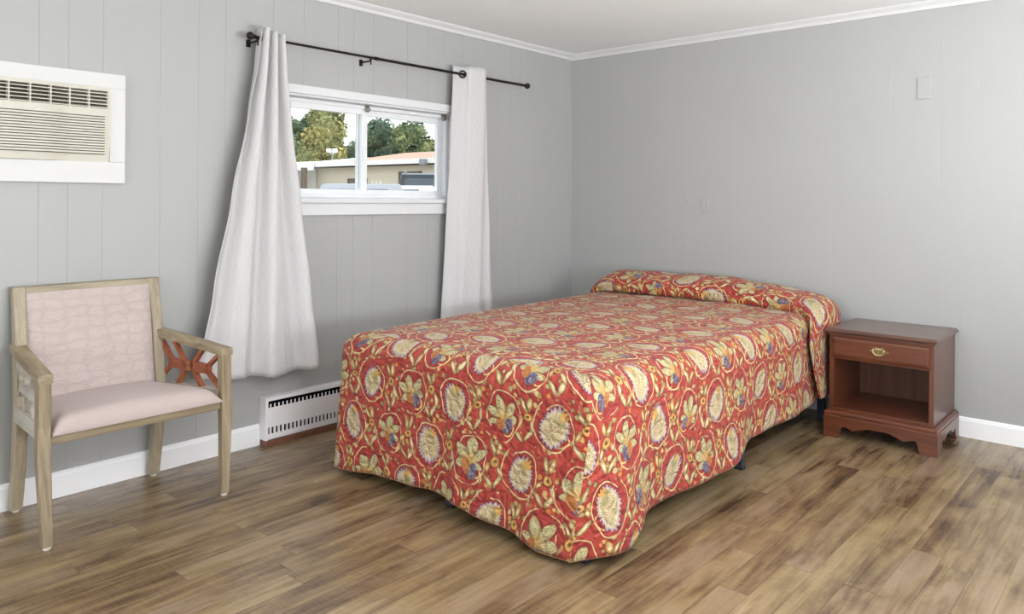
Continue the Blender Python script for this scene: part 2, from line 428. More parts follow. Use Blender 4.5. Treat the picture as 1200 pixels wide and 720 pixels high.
def post(bm, secs, bev=0.004):
    """Square post through sections (x0,x1,y0,y1,z) with chamfered corners."""
    out = []
    for x0, x1, y0, y1, z in secs:
        b = bev
        out.append([(x0 + b, y0, z), (x1 - b, y0, z), (x1, y0 + b, z), (x1, y1 - b, z), (x1 - b, y1, z), (x0 + b, y1, z), (x0, y1 - b, z), (x0, y0 + b, z)])
    loft(bm, out)
def prism(bm, poly, axis, t0, t1, bev=0.0):
    """Polygon (2-D, in the two axes other than axis, in order) extruded from t0 to t1."""
    ax = [i for i in range(3) if i != axis]
    def mk(t):
        r = []
        for p in poly:
            c = [0, 0, 0]; c[ax[0]] = p[0]; c[ax[1]] = p[1]; c[axis] = t; r.append(bm.verts.new(c))
        return r
    A, B = mk(t0), mk(t1); n = len(A)
    f = [bm.faces.new(A), bm.faces.new(B[::-1])]
    for k in range(n): f.append(bm.faces.new((A[k], B[k], B[(k + 1) % n], A[(k + 1) % n])))
    bmesh.ops.recalc_face_normals(bm, faces=f)
    bmesh.ops.triangulate(bm, faces=[x for x in f[:2] if x.is_valid and len(x.verts) > 4])
def profile_along(bm, prof, path):
    """prof: list of (u, z) swept along path entries (x, y, dx, dy): point = (x+dx*u, y+dy*u, z)."""
    rows = [[bm.verts.new((x + dx * u, y + dy * u, z)) for u, z in prof] for x, y, dx, dy in path]
    for A, B in zip(rows, rows[1:]):
        for k in range(len(prof) - 1): bm.faces.new((A[k], A[k + 1], B[k + 1], B[k]))
    for r in (rows[0], rows[-1]):
        try: bm.faces.new(r)
        except ValueError: pass
    bmesh.ops.recalc_face_normals(bm, faces=bm.faces)
def grid_mesh(bm, P, nu, nv, uvl=None, UV=None):
    g = [[bm.verts.new(P(i, j)) for i in range(nu + 1)] for j in range(nv + 1)]
    for j in range(nv):
        for i in range(nu):
            f = bm.faces.new((g[j][i], g[j][i + 1], g[j + 1][i + 1], g[j + 1][i])); f.smooth = True
            if uvl is not None:
                for l, (a, b) in zip(f.loops, ((i, j), (i + 1, j), (i + 1, j + 1), (i, j + 1))): l[uvl].uv = UV(a, b)
    return g

# ------------------------------------------------------------------ room
CEIL = 2.36
XR, YF = 5.0, -8.6                       # far side walls behind the camera
grooveL = [-3.615, -3.506, -3.370, -3.123, -2.945, -2.81, -2.55, -2.37, -2.15, -2.044, -1.904, -1.650, -1.479, -1.344, -1.18, -0.97, -0.84, -0.705, -0.605, -0.474, -0.244, -0.035]
grooveL += [g - 1.46 for g in grooveL[8:16]][:0] + [-3.75 - 0.13 * k - 0.02 * (k % 3) for k in range(1, 24)]
grooveB = [0.108, 0.295, 0.415, 0.481, 0.861, 0.982, 1.082, 1.33, 1.52, 1.73, 1.94, 2.05, 2.26, 2.514, 2.614, 2.705, 3.0, 3.2, 3.31, 3.42, 3.7, 3.88, 4.2, 4.4, 4.55, 4.8]

def panel_wall(name, length0, length1, grooves, conv, hole=None, thick=0.14, gd=0.0016, gw=0.004):
    """Wall of vertical boards with shallow grooves. conv(s, depth, z) gives the point; depth > 0 is into the wall."""
    bm = bmesh.new()
    cols = []; s = length0
    cuts = sorted(g for g in grooves if length0 < g < length1)
    if hole: cuts = [g for g in cuts if min(abs(g - hole[0]), abs(g - hole[1])) > 0.02]
    pts = [(length0, 0.0)]
    for g in cuts: pts += [(g - gw / 2, 0.0), (g - gw / 4, gd), (g + gw / 4, gd), (g + gw / 2, 0.0)]
    if hole: pts += [(hole[0], 0.0), (hole[1], 0.0)]
    pts.append((length1, 0.0)); pts.sort(key=lambda p: p[0])
    def quad(a, b, z0, z1):
        bm.faces.new([bm.verts.new(conv(*q)) for q in ((a[0], a[1], z0), (b[0], b[1], z0), (b[0], b[1], z1), (a[0], a[1], z1))])
    for a, b in zip(pts, pts[1:]):
        mid = (a[0] + b[0]) / 2
        if hole and hole[0] < mid < hole[1]:
            quad(a, b, 0, hole[2]); quad(a, b, hole[3], CEIL + 0.1)
        else: quad(a, b, 0, CEIL + 0.1)
    # outer skin
    def oq(s0, s1, z0, z1): bm.faces.new([bm.verts.new(conv(s, thick, z)) for s, z in ((s0, z0), (s0, z1), (s1, z1), (s1, z0))])
    if hole:
        oq(length0, hole[0], 0, CEIL + 0.1); oq(hole[1], length1, 0, CEIL + 0.1)
        oq(hole[0], hole[1], 0, hole[2]); oq(hole[0], hole[1], hole[3], CEIL + 0.1)
        h0, h1, z0, z1 = hole
        for q in (((h0, 0, z0), (h0, thick, z0), (h0, thick, z1), (h0, 0, z1)), ((h1, 0, z0), (h1, 0, z1), (h1, thick, z1), (h1, thick, z0)),
                  ((h0, 0, z0), (h1, 0, z0), (h1, thick, z0), (h0, thick, z0)), ((h0, 0, z1), (h0, thick, z1), (h1, thick, z1), (h1, 0, z1))):
            bm.faces.new([bm.verts.new(conv(*p)) for p in q])
    else: oq(length0, length1, 0, CEIL + 0.1)
    bmesh.ops.remove_doubles(bm, verts=bm.verts, dist=1e-5)
    bmesh.ops.recalc_face_normals(bm, faces=bm.faces)
    return link_mesh(name, bm, 'wall_paint', kind='structure')
WY0, WY1, WZ0, WZ1 = -2.47, -1.238, 1.238, 1.805       # window opening
PD = (-4.3, -1.5, 0.04, 2.08)                            # added sliding glass door, unseen, that lets light onto the ceiling
panel_wall('wall_left', YF, 0.0, grooveL, lambda s, d, z: (-d, s, z), (WY0, WY1, WZ0, WZ1))
panel_wall('wall_back', 0.0, XR, grooveB, lambda s, d, z: (s, d, z), gd=0.0005)
panel_wall('wall_right', YF, 0.0, [-0.4 * k for k in range(1, 17)], lambda s, d, z: (XR + d, s, z), PD)
FW = (0.7, 4.5, 0.70, 2.16)                             # assumed big window behind the camera, unseen, added to hold fill lamps
panel_wall('wall_front', 0.0, XR, [], lambda s, d, z: (s, YF - d, z), FW)
link_mesh('floor', mkbox((-0.14, YF - 0.14, -0.1), (XR + 0.14, 0.14, 0)), 'floor', kind='structure')
link_mesh('ceiling', mkbox((-0.3, YF - 0.3, CEIL), (XR + 0.3, 0.3, CEIL + 0.16)), 'ceiling_paint', kind='structure')

# cornice
ZC = 2.318
corn = [(0.0, ZC), (0.008, ZC), (0.012, ZC + 0.006), (0.018, ZC + 0.016), (0.034, ZC + 0.026), (0.040, ZC + 0.030), (0.046, ZC + 0.036), (0.046, CEIL - 0.001), (0.0, CEIL - 0.001)]
bm = bmesh.new(); profile_along(bm, corn, [(0, YF, 1, 0), (0, 0, 1, -1)]); link_mesh('trim_1', bm, 'trim_paint', kind='structure')
bm = bmesh.new(); profile_along(bm, corn, [(0, 0, 1, -1), (XR, 0, 0, -1)]); link_mesh('trim_2', bm, 'trim_paint', kind='structure')
# baseboards
base = [(0.0, 0.0), (0.014, 0.0), (0.014, 0.088), (0.011, 0.094), (0.010, 0.100), (0.004, 0.106), (0.0, 0.106)]
bm = bmesh.new(); profile_along(bm, base, [(0, YF, 1, 0), (0, -2.618, 1, 0)]); link_mesh('baseboard_left', bm, 'trim_paint_lifted', kind='structure')
bm = bmesh.new(); profile_along(bm, base, [(0, 0, 1, -1), (XR, 0, 0, -1)]); link_mesh('baseboard_back', bm, 'trim_paint_lifted', kind='structure')

# window 1 ---------------------------------------------------------
win = thing('window_1', 'white vinyl sliding window between the two curtains', 'window', (0, (WY0 + WY1) / 2, WZ0)); win['kind'] = 'structure'
bm = bmesh.new()
box(bm, (0.0, WY0 - 0.06, WZ1), (0.022, WY1 + 0.006, WZ1 + 0.045), 0.003)      # head casing
box(bm, (0.0, WY0 - 0.06, WZ0), (0.018, WY0, WZ1), 0.003)
link_mesh('casing', bm, 'trim_paint', win)
bm = bmesh.new()
box(bm, (-0.10, WY0, WZ0 - 0.002), (0.030, WY1, WZ0 + 0.014), 0.004)
box(bm, (0.0, WY0 - 0.08, WZ0 - 0.012), (0.034, WY1 + 0.010, WZ0 + 0.012), 0.005)
box(bm, (0.0, WY0 - 0.07, WZ0 - 0.078), (0.018, WY1 + 0.004, WZ0 - 0.012), 0.004)
link_mesh('window_sill', bm, 'trim_paint', win)
bm = bmesh.new()
box(bm, (-0.10, WY1 - 0.008, WZ0), (0.004, WY1 + 0.004, WZ1), 0.001); box(bm, (-0.10, WY0 - 0.004, WZ0), (0.004, WY0 + 0.008, WZ1), 0.001)
box(bm, (-0.10, WY0, WZ1 - 0.010), (0.004, WY1, WZ1 + 0.004), 0.001)
link_mesh('reveal', bm, 'trim_paint', win)
y0, y1, z0, z1 = WY0 + 0.010, WY1 - 0.010, WZ0 + 0.014, WZ1 - 0.012
def ring_frame(bm, xa, xb, ya, yb, za, zb, w, wt=None, wb=None):
    wt = wt or w; wb = wb or w
    box(bm, (xa, ya, za), (xb, ya + w, zb), 0.002); box(bm, (xa, yb - w, za), (xb, yb, zb), 0.002)
    box(bm, (xa, ya + w, za), (xb, yb - w, za + wb), 0.002); box(bm, (xa, ya + w, zb - wt), (xb, yb - w, zb), 0.002)
bm = bmesh.new(); ring_frame(bm, -0.135, -0.06, y0, y1, z0, z1, 0.022, 0.020, 0.022)
box(bm, (-0.10, y0 + 0.022, z0 + 0.022), (-0.094, y1 - 0.022, z0 + 0.030)); link_mesh('outer_frame', bm, 'vinyl_white', win)
ym = -1.905
for (ya, yb, xa, xb, nm, wl) in ((y0 + 0.022, ym + 0.012, -0.092, -0.068, 'a', 0.046), (ym - 0.034, y1 - 0.022, -0.122, -0.098, 'b', 0.04)):
    bm = bmesh.new(); ring_frame(bm, xa, xb, ya, yb, z0 + 0.022, z1 - 0.020, 0.040, 0.034, 0.030)
    s = link_mesh('sash', bm, 'vinyl_white', win)
    link_mesh('glass', mkbox(((xa + xb) / 2 - 0.001, ya + 0.036, z0 + 0.048), ((xa + xb) / 2 + 0.001, yb - 0.036, z1 - 0.050)), 'pane_glass', win, s)
bm = bmesh.new(); box(bm, (-0.068, ym - 0.022, 1.47), (-0.060, ym + 0.004, 1.56), 0.003); link_mesh('pull_handle', bm, 'vinyl_white', win)
for yy in (ym + 0.0, y1 - 0.05):
    bm = bmesh.new(); lathe(bm, (-0.055, yy, WZ1 - 0.035), (1, 0, 0), [(0, 0.004), (0, 0.016), (0.008, 0.016), (0.014, 0.010), (0.020, 0.010), (0.022, 0.004)], 12)
    box(bm, (-0.07, yy - 0.014, WZ1 - 0.030), (-0.050, yy + 0.014, WZ1 - 0.012), 0.003)
    link_mesh('latch', bm, 'latch_metal', win, smoothed=True)
# added big window behind the camera, assumed and never in view
w2 = thing('added_window', 'added unseen wide window that holds fill lamps, behind the viewer', 'window', (2.6, YF, FW[2])); w2['kind'] = 'structure'
bm = bmesh.new()
for xa, xb in ((FW[0], FW[0] + .06), (2.57, 2.63), (FW[1] - .06, FW[1])): box(bm, (xa, YF - 0.09, FW[2]), (xb, YF - 0.03, FW[3]), 0.003)
for za, zb in ((FW[2], FW[2] + .06), (FW[3] - .06, FW[3])): box(bm, (FW[0], YF - 0.09, za), (FW[1], YF - 0.03, zb), 0.003)
link_mesh('window_frame', bm, 'vinyl_white', w2)

d1 = thing('added_door', 'added unseen sliding glass door that lights the ceiling, right of the viewer', 'door', (XR, (PD[0] + PD[1]) / 2, PD[2])); d1['kind'] = 'structure'  # added for its light on the ceiling, never in view
bm = bmesh.new()
for ya, yb in ((PD[0], PD[0] + .06), (-2.93, -2.87), (PD[1] - .06, PD[1])): box(bm, (XR + 0.05, ya, PD[2]), (XR + 0.10, yb, PD[3]), 0.003)
for za, zb in ((PD[2], PD[2] + .08), (PD[3] - .06, PD[3])): box(bm, (XR + 0.05, PD[0], za), (XR + 0.10, PD[1], zb), 0.003)
link_mesh('door_frame', bm, 'vinyl_white', d1)
link_mesh('ground_outside', mkbox((XR + 0.14, -12, -0.25), (XR + 14, 6, -0.15)), 'asphalt', kind='structure')

# ------------------------------------------------------------------ air conditioner
AY0, AY1, AZ0, AZ1 = -4.07, -3.283, 1.310, 1.785
ac = thing('air_conditioner', 'cream through-wall air conditioner in a broad white wooden frame above the chair', 'air conditioner', (0, (AY0 + AY1) / 2, AZ0))
bm = bmesh.new()
iy0, iy1, iz0, iz1 = -3.985, -3.350, 1.402, 1.722
box(bm, (0, AY0, AZ0), (0.022, AY1, iz0), 0.003); box(bm, (0, AY0, iz1), (0.022, AY1, AZ1), 0.003)
box(bm, (0, AY0, iz0), (0.022, iy0, iz1), 0.003); box(bm, (0, iy1, iz0), (0.022, AY1, iz1), 0.003)
link_mesh('surround', bm, 'trim_paint_dimmed', ac)
def bow(y): return 0.012 * smooth(-3.505, -3.60, y) * smooth(-3.83, -3.73, y)
vz0, vz1 = 1.630, 1.706      # louvre opening
vy0, vy1 = iy0 + 0.03, iy1 - 0.010
bm = bmesh.new()
N = 40
def acx(y, z): return 0.030 + bow(y)
for (za, zb) in ((iz0, vz0), (vz1, iz1)):
    grid_mesh(bm, lambda i, j: (acx(lerp(iy0, iy1, i / N), 0) - (0.012 if (za == iz0 and j == 0) else 0), lerp(iy0, iy1, i / N), lerp(za, zb, j / 3)), N, 3)
    grid_mesh(bm, lambda i, j: (lerp(0.0, acx(lerp(iy0, iy1, i / N), 0), j), lerp(iy0, iy1, i / N), za if za == vz1 else zb), N, 1)
    for ye in (iy0, iy1): bm.faces.new([bm.verts.new(p) for p in ((0, ye, za), (acx(ye, 0), ye, za), (acx(ye, 0), ye, zb), (0, ye, zb))])
for ya, yb in ((iy0, vy0), (vy1, iy1)): box(bm, (0.0, ya, vz0), (acx(ya, 0), yb, vz1))
bm.faces.new([bm.verts.new(p) for p in ((0.001, iy0, iz0), (0.018, iy0, iz0), (0.018, iy1, iz0), (0.001, iy1, iz0))])
bmesh.ops.recalc_face_normals(bm, faces=bm.faces)
link_mesh('casing', bm, 'ac_plastic', ac)
bm = bmesh.new(); box(bm, (0.001, vy0, vz0), (0.006, vy1, vz1)); link_mesh('air_outlet', bm, 'ac_dark', ac)
bm = bmesh.new()
for k in range(5):
    z = lerp(vz0, vz1, (k + 0.5) / 5)
    grid_mesh(bm, lambda i, j: (lerp(0.012, acx(lerp(vy0, vy1, i / N), 0) - 0.001, j), lerp(vy0, vy1, i / N), z + lerp(0.004, -0.002, j)), N, 1)
    grid_mesh(bm, lambda i, j: (acx(lerp(vy0, vy1, i / N), 0) - 0.001, lerp(vy0, vy1, i / N), z - 0.002 - 0.0035 * j), N, 1)
for k in range(1, 8):
    y = lerp(vy0, vy1, k / 8); box(bm, (0.008, y - 0.0025, vz0), (acx(y, 0), y + 0.0025, vz1))
link_mesh('louvre', bm, 'ac_plastic', ac)
bm = bmesh.new()
gz0, gz1, gy0, gy1 = 1.432, 1.604, iy0 + 0.03, iy1 - 0.022
NS = 15
for k in range(NS):
    za = lerp(gz0, gz1, k / NS); zb = lerp(gz0, gz1, (k + 1) / NS); h = zb - za
    prof = [(0.0005, za), (0.0005, za + 0.0035), (0.007, za + 0.004), (0.0065, zb)]
    g = grid_mesh(bm, lambda i, j: (acx(lerp(gy0, gy1, i / N), 0) + prof[j][0], lerp(gy0, gy1, i / N), prof[j][1] ), N, 3)
    for e in (0, N):
        y = lerp(gy0, gy1, e / N); bm.faces.new([bm.verts.new((acx(y, 0) + p, y, q)) for p, q in ((0, za + .0035), (0.007, za + 0.004), (0.0065, zb), (0, zb))])
grid_mesh(bm, lambda i, j: (acx(lerp(gy0, gy1, i / N), 0) + 0.0065 * (1 - j), lerp(gy0, gy1, i / N), gz1), N, 1)
bmesh.ops.recalc_face_normals(bm, faces=bm.faces)
for f in bm.faces: f.smooth = False
gr = link_mesh('intake_grille', bm, 'ac_plastic', ac)
bm = bmesh.new()
for k in range(NS):
    za = lerp(gz0, gz1, k / NS)
    grid_mesh(bm, lambda i, j: (acx(lerp(gy0, gy1, i / N), 0) + 0.0012, lerp(gy0, gy1, i / N), za + 0.0004 + 0.0028 * j), N, 1)
link_mesh('grille_gap_shade', bm, 'ac_dark', ac, gr)  # dark strips laid in as the shade between the slats

# ------------------------------------------------------------------ baseboard heater
HY0, HY1 = -2.612, -0.22
ht = thing('baseboard_heater', 'low white slotted baseboard heater under the window, partly behind the bed', 'heater', (0, (HY0 + HY1) / 2, 0))
bm = bmesh.new()
hp = [(0.0, 0.030), (0.058, 0.030), (0.060, 0.034), (0.060, 0.060), None, (0.060, 0.092), (0.062, 0.192), None, (0.052, 0.222), (0.050, 0.236), (0.046, 0.240), (0.0, 0.240)]
segs = [[]]
for p in hp:
    if p is None: segs.append([])
    else: segs[-1].append(p)
for s in segs:
    rows = [[bm.verts.new((u, y, z)) for u, z in s] for y in (HY0 + 0.01, HY1)]
    for k in range(len(s) - 1): bm.faces.new((rows[0][k], rows[0][k + 1], rows[1][k + 1], rows[1][k]))
bmesh.ops.recalc_face_normals(bm, faces=bm.faces)
link_mesh('casing', bm, 'heater_enamel', ht)
link_mesh('slot_shade', mkbox((0.004, HY0 + 0.01, 0.04), (0.020, HY1, 0.228)), 'heater_dark', ht)  # near-black sheet, shade inside the slots put into its colour
bm = bmesh.new(); y = HY0 + 0.022
while y < HY1 - 0.01:
    box(bm, (0.052, y, 0.058), (0.0605, y + 0.010, 0.094)); y += 0.0235
link_mesh('lower_slots', bm, 'heater_enamel', ht)
bm = bmesh.new(); y = HY0 + 0.020
while y < HY1 - 0.01:
    bm.faces.new([bm.verts.new(p) for p in ((0.062, y, 0.190), (0.062, y + 0.008, 0.190), (0.057, y + 0.008 + .004, 0.209), (0.057, y + .004, 0.209))]); y += 0.0235
link_mesh('upper_fins', bm, 'heater_enamel', ht)
link_mesh('end_cap', mkbox((0, HY0 - 0.004, 0.028), (0.064, HY0 + 0.012, 0.243), 0.004), 'heater_enamel', ht)
link_mesh('floor_strip', mkbox((0, HY0 - 0.002, 0.0), (0.066, HY1, 0.027), 0.003), 'shoe_wood', ht)

# ------------------------------------------------------------------ wall plates
pl = thing('wall_plate', 'small blank plate painted grey high on the wall above the nightstand', 'wall plate', (2.432, 0, 1.885))
link_mesh('plate', mkbox((2.397, -0.006, 1.826), (2.467, 0, 1.944), 0.003), 'wall_paint', pl)
for dz in (-0.03, 0.03):
    bm = bmesh.new(); lathe(bm, (2.432, -0.0055, 1.885 + dz), (0, -1, 0), [(0, 0.004), (0.0012, 0.0035), (0.0015, 0.001)], 10); link_mesh('screw', bm, 'wall_paint', pl)
pl = thing('wall_plate', 'painted jack plate on the wall above the bed pillows', 'wall plate', (1.11, 0, 1.225))
link_mesh('plate', mkbox((1.080, -0.006, 1.180), (1.142, 0, 1.270), 0.003), 'wall_paint', pl)
bm = bmesh.new(); box(bm, (1.102, -0.012, 1.212), (1.120, -0.005, 1.238), 0.002); link_mesh('jack', bm, 'wall_paint', pl)
hk = bmesh.new(); lathe(hk, (0.985, 0, 1.255), (0, -1, 0), [(0, 0.010), (0.004, 0.009), (0.006, 0.005), (0.012, 0.005), (0.014, 0.002)], 12)
tag(link_mesh('wall_hook', hk, 'wall_paint', smoothed=True), 'tiny painted knob on the wall just left of the jack plate', 'hook')

# ------------------------------------------------------------------ chair
ch = thing('armchair', 'wide taupe wooden armchair with pink seat and back below the air conditioner', 'chair', (0.25, -3.41, 0))
def cyl(bm, c, r, h, seg=12): lathe(bm, c, (0, 0, 1), [(0, r * 0.8), (h * 0.4, r), (h, r)], seg)
FYL, FYR, BYL, BYR = -3.748, -3.014, -3.722, -3.140       # outer faces of the posts
FX1 = 0.462; PW = 0.044
def arm_z(x): return lerp(0.672, 0.612, clamp((x - 0.05) / (FX1 - 0.05)))
for (yo, s) in ((FYL, 1), (FYR, -1)):
    bm = bmesh.new(); yi = yo + s * PW; a, b = min(yo, yi), max(yo, yi)
    t0 = 0.006
    post(bm, [(FX1 - PW + (0.064 if s > 0 else 0.054), FX1 + (0.054 if s > 0 else 0.044), a + t0 - (0.004 if s > 0 else 0.026), b - t0 - (0.002 if s > 0 else 0.024), 0.012), (FX1 - PW + 0.016, FX1 + 0.014, a - 0.004, b - 0.004, 0.30), (FX1 - PW, FX1, a, b, 0.42), (FX1 - PW, FX1, a, b, 0.588)])
    lg = link_mesh('front_leg', bm, 'taupe_z', ch)
    bm = bmesh.new(); cyl(bm, ((FX1 - PW / 2 + (0.060 if s > 0 else 0.050)), (a + b) / 2 - (0.003 if s > 0 else 0.025), 0), 0.015, 0.013); link_mesh('glide', bm, 'glide', ch, lg, True)
for (yo, s) in ((BYL, 1), (BYR, -1)):
    bm = bmesh.new(); secs = []
    for z, xb, w, dy in ((0.012, 0.028, 0.040, -0.002), (0.20, 0.056, 0.046, 0), (0.42, 0.074, 0.050, 0), (0.66, 0.052, 0.046, 0.003 * s), (0.86, 0.022, 0.036, 0.006 * s), (0.888, 0.018, 0.034, 0.006 * s)):
        y = yo + dy; yi = y + s * 0.044
        secs.append((xb, xb + w, min(y, yi), max(y, yi), z))
    post(bm, secs); lg = link_mesh('rear_leg', bm, 'taupe_grey_z', ch)
    bm = bmesh.new(); cyl(bm, (0.048, yo + s * 0.022, 0), 0.014, 0.013); link_mesh('glide', bm, 'glide', ch, lg, True)
# back
bm = bmesh.new()
loft(bm, [[(0.018, y, 0.862), (0.052, y, 0.862), (0.050, y, 0.886), (0.044, y, 0.890), (0.020, y, 0.890)] for y in (BYL + 0.004, BYR - 0.004)])
link_mesh('top_rail', bm, 'taupe_grey_y', ch)
for (yo, s) in ((BYL, 1), (BYR, -1)):
    a = yo + s * 0.024; b = yo + s * 0.052
    bm = bmesh.new(); loft(bm, [[(0.085, a, 0.47), (0.095, a, 0.47), (0.095, b, 0.47), (0.085, b, 0.47)], [(0.052, a + s * .004, 0.80), (0.060, a + s * .004, 0.80), (0.060, b + s * .004, 0.80), (0.052, b + s * .004, 0.80)]])
    link_mesh('back_stile', bm, 'silver_z', ch)
bm = bmesh.new(); NU, NV = 28, 22
def backp(i, j):
    u, v = i / NU, j / NV
    y = lerp(BYL + 0.034, BYR - 0.034, u) + lerp(0.010, 0.012, v) * (0.5 - u) * 2
    z = lerp(0.42, 0.866, v); xb = lerp(0.108, 0.050, v)
    e = min(u, 1 - u) * 0.6; f = min(v, 1 - v) * 0.45
    puff = 0.020 * (1 - exp(-e / 0.02)) * (1 - exp(-f / 0.015)) + 0.010 * sin(pi * u) * sin(pi * v)
    return (xb + puff, y, z)
grid_mesh(bm, backp, NU, NV)
g2 = grid_mesh(bm, lambda i, j: (backp(i * NU, j * NV)[0] - 0.03, backp(i * NU, j * NV)[1], backp(i * NU, j * NV)[2]), 1, 1)
bmesh.ops.recalc_face_normals(bm, faces=bm.faces)
link_mesh('back_cushion', bm, 'pink_back', ch, smoothed='all')
# arms, side frames, splats
def side_y(x, outer_f, outer_b): return lerp(outer_b, outer_f, (x - 0.06) / (FX1 - 0.06))
for (yf, yb, s) in ((FYL, BYL - 0.004, 1), (FYR, BYR + 0.004, -1)):
    bm = bmesh.new(); secs = []
    for x in (0.060, 0.25, FX1 + 0.002):
        yo = side_y(x, yf, yb) - s * 0.002; yi = yo + s * 0.050; z1 = arm_z(x); z0 = z1 - 0.032
        secs.append([(x, yo, z0), (x, yi, z0), (x, yi, z1 - .003), (x, yi - s * .004, z1), (x, yo + s * .004, z1), (x, yo, z1 - .003)])
    loft(bm, secs); link_mesh('armrest', bm, 'taupe_x', ch)
    bm = bmesh.new(); secs = []
    for x in (0.09, FX1 - 0.035):
        yo = side_y(x, yf, yb) + s * 0.006; yi = yo + s * 0.030
        secs.append([(x, yo, 0.372), (x, yi, 0.372), (x, yi, 0.432), (x, yo, 0.432)])
    loft(bm, secs); link_mesh('side_rail', bm, 'silver_x', ch)
    # starburst splat: flat hub with arms out to the frame
    bm = bmesh.new()
    xa, xb = 0.088, FX1 - PW + 0.004
    def Q(fx, fz):
        x = lerp(xa, xb, fx); zt = arm_z(x) - 0.030; return x, lerp(0.425, zt, fz)
    def bar(p, q, w0=0.014, w1=None):
        w1 = w1 or w0
        P, Qq = Vector(Q(*p)), Vector(Q(*q)); d = (Qq - P).normalized(); nn = Vector((-d.y, d.x))
        poly = [P + nn * w0 / 2, Qq + nn * w1 / 2, Qq - nn * w1 / 2, P - nn * w0 / 2]
        secs = []
        for dep in (0.012, 0.030):
            secs.append([(p2.x, side_y(p2.x, yf, yb) + s * dep, p2.y) for p2 in poly])
        loft(bm, secs)
    bar((0.16, 0.47), (0.84, 0.50), 0.042)
    for p, q in (((0.2, 0.52), (0.0, 0.92)), ((0.2, 0.44), (0.0, 0.12)), ((0.8, 0.55), (1.0, 0.96)), ((0.8, 0.44), (1.0, 0.10)),
                 ((0.44, 0.5), (0.22, 1.0)), ((0.54, 0.5), (0.74, 1.0)), ((0.46, 0.5), (0.30, 0.0)), ((0.54, 0.5), (0.72, 0.0))): bar(p, q)
    o = link_mesh('side_splat', bm, 'red_x' if s < 0 else 'silver_x', ch)
    if s < 0: o['label'] = 'reddish-brown starburst splat'
bm = bmesh.new()
box(bm, (FX1 - 0.044, FYL + PW, 0.352), (FX1 - 0.010, FYR - PW, 0.386), 0.003); link_mesh('front_rail', bm, 'taupe_y', ch)
bm = bmesh.new(); box(bm, (0.084, BYL + 0.044, 0.360), (0.106, BYR - 0.044, 0.415), 0.003); link_mesh('rear_rail', bm, 'silver_y', ch)
bm = bmesh.new(); NU, NV = 40, 26
def seatp(i, j, top=True):
    u, v = i / NU, j / NV
    x = lerp(0.105, FX1 + 0.010, v)
    ya = lerp(BYL + 0.052, FYL + PW + 0.001, v) ; yb = lerp(BYR - 0.052, FYR - PW - 0.001, v)
    y = lerp(ya, yb, u)
    e = min(u, 1 - u) * 0.62; f = min(1 - v, 0.6) * 0.36
    k = (1 - exp(-e / 0.016)) * (1 - exp(-f / 0.014))
    z = 0.392 + 0.058 * k + 0.014 * sin(pi * u) * sin(pi * clamp(v, 0, 1) * 0.8 + 0.3)
    if v > 0.96: x -= 0.0 + 0.0 * k
    return (x, y, z)
grid_mesh(bm, seatp, NU, NV)
box(bm, (0.105, BYL + 0.054, 0.386), (FX1 + 0.008, BYR - 0.054, 0.393), 0.002)
e = [[bm.verts.new(seatp(i, NV)) for i in range(NU + 1)], [bm.verts.new((FX1 + 0.006, seatp(i, NV)[1], 0.386)) for i in range(NU + 1)]]
for i in range(NU): bm.faces.new((e[0][i], e[0][i + 1], e[1][i + 1], e[1][i]))
bmesh.ops.remove_doubles(bm, verts=bm.verts, dist=1e-5); bmesh.ops.recalc_face_normals(bm, faces=bm.faces)
link_mesh('seat_cushion', bm, 'pink_seat', ch, smoothed='all')

# ------------------------------------------------------------------ nightstand
NX0, NX1, NYF, NYB = 2.074, 2.612, -0.500, -0.022
ns = thing('nightstand', 'cherry wood nightstand with one brass-handled drawer and open shelf right of the bed', 'nightstand', ((NX0 + NX1) / 2, -0.25, 0))
ZT = 0.578
def loop_rect(x0, x1, y0, y1, z): return [(x0, y0, z), (x1, y0, z), (x1, y1, z), (x0, y1, z)]
def lofted_slab(prof, x0, x1, y0, y1):
    """prof: (outset, z) from bottom to top; the back edge stays put."""
    bm = bmesh.new(); loft(bm, [loop_rect(x0 - o, x1 + o, y0 - o, y1, z) for o, z in prof]); return bm
bm = lofted_slab([(-0.012, ZT - 0.030), (-0.012, ZT - 0.026), (-0.004, ZT - 0.022), (0.0, ZT - 0.015), (0.0, ZT - 0.010), (-0.005, ZT - 0.004), (-0.011, ZT)], NX0, NX1, NYF, NYB)
link_mesh('top', bm, 'cherry_top', ns)
bx0, bx1, byf = NX0 + 0.018, NX1 - 0.018, NYF + 0.026
ZB = 0.142
bm = bmesh.new()
box(bm, (bx0, byf, ZB), (bx0 + 0.022, NYB, ZT - 0.030)); link_mesh('side_panel', bm, 'cherry_z', ns)
link_mesh('side_panel', mkbox((bx1 - 0.022, byf, ZB), (bx1, NYB, ZT - 0.030)), 'cherry_z', ns)
bm = bmesh.new(); box(bm, (bx0 + 0.022, byf, 0.532), (bx1 - 0.022, byf + 0.02, ZT - 0.030)); link_mesh('face_rail', bm, 'cherry_x', ns); bm = bmesh.new(); box(bm, (bx0 + 0.022, byf, 0.418), (bx1 - 0.022, byf + 0.02, 0.432))
link_mesh('face_rail', bm, 'cherry_x', ns)
link_mesh('back_panel', mkbox((bx0 + 0.022, NYB - 0.012, ZB), (bx1 - 0.022, NYB, ZT - 0.030)), 'cherry_inner', ns)
bm = bmesh.new(); box(bm, (bx0 + 0.022, byf + 0.004, ZB), (bx1 - 0.022, NYB - 0.012, ZB + 0.016)); link_mesh('shelf', bm, 'cherry_x', ns)
link_mesh('drawer_floor', mkbox((bx0 + 0.022, byf + 0.02, 0.422), (bx1 - 0.022, NYB - 0.012, 0.430)), 'cherry_inner', ns)
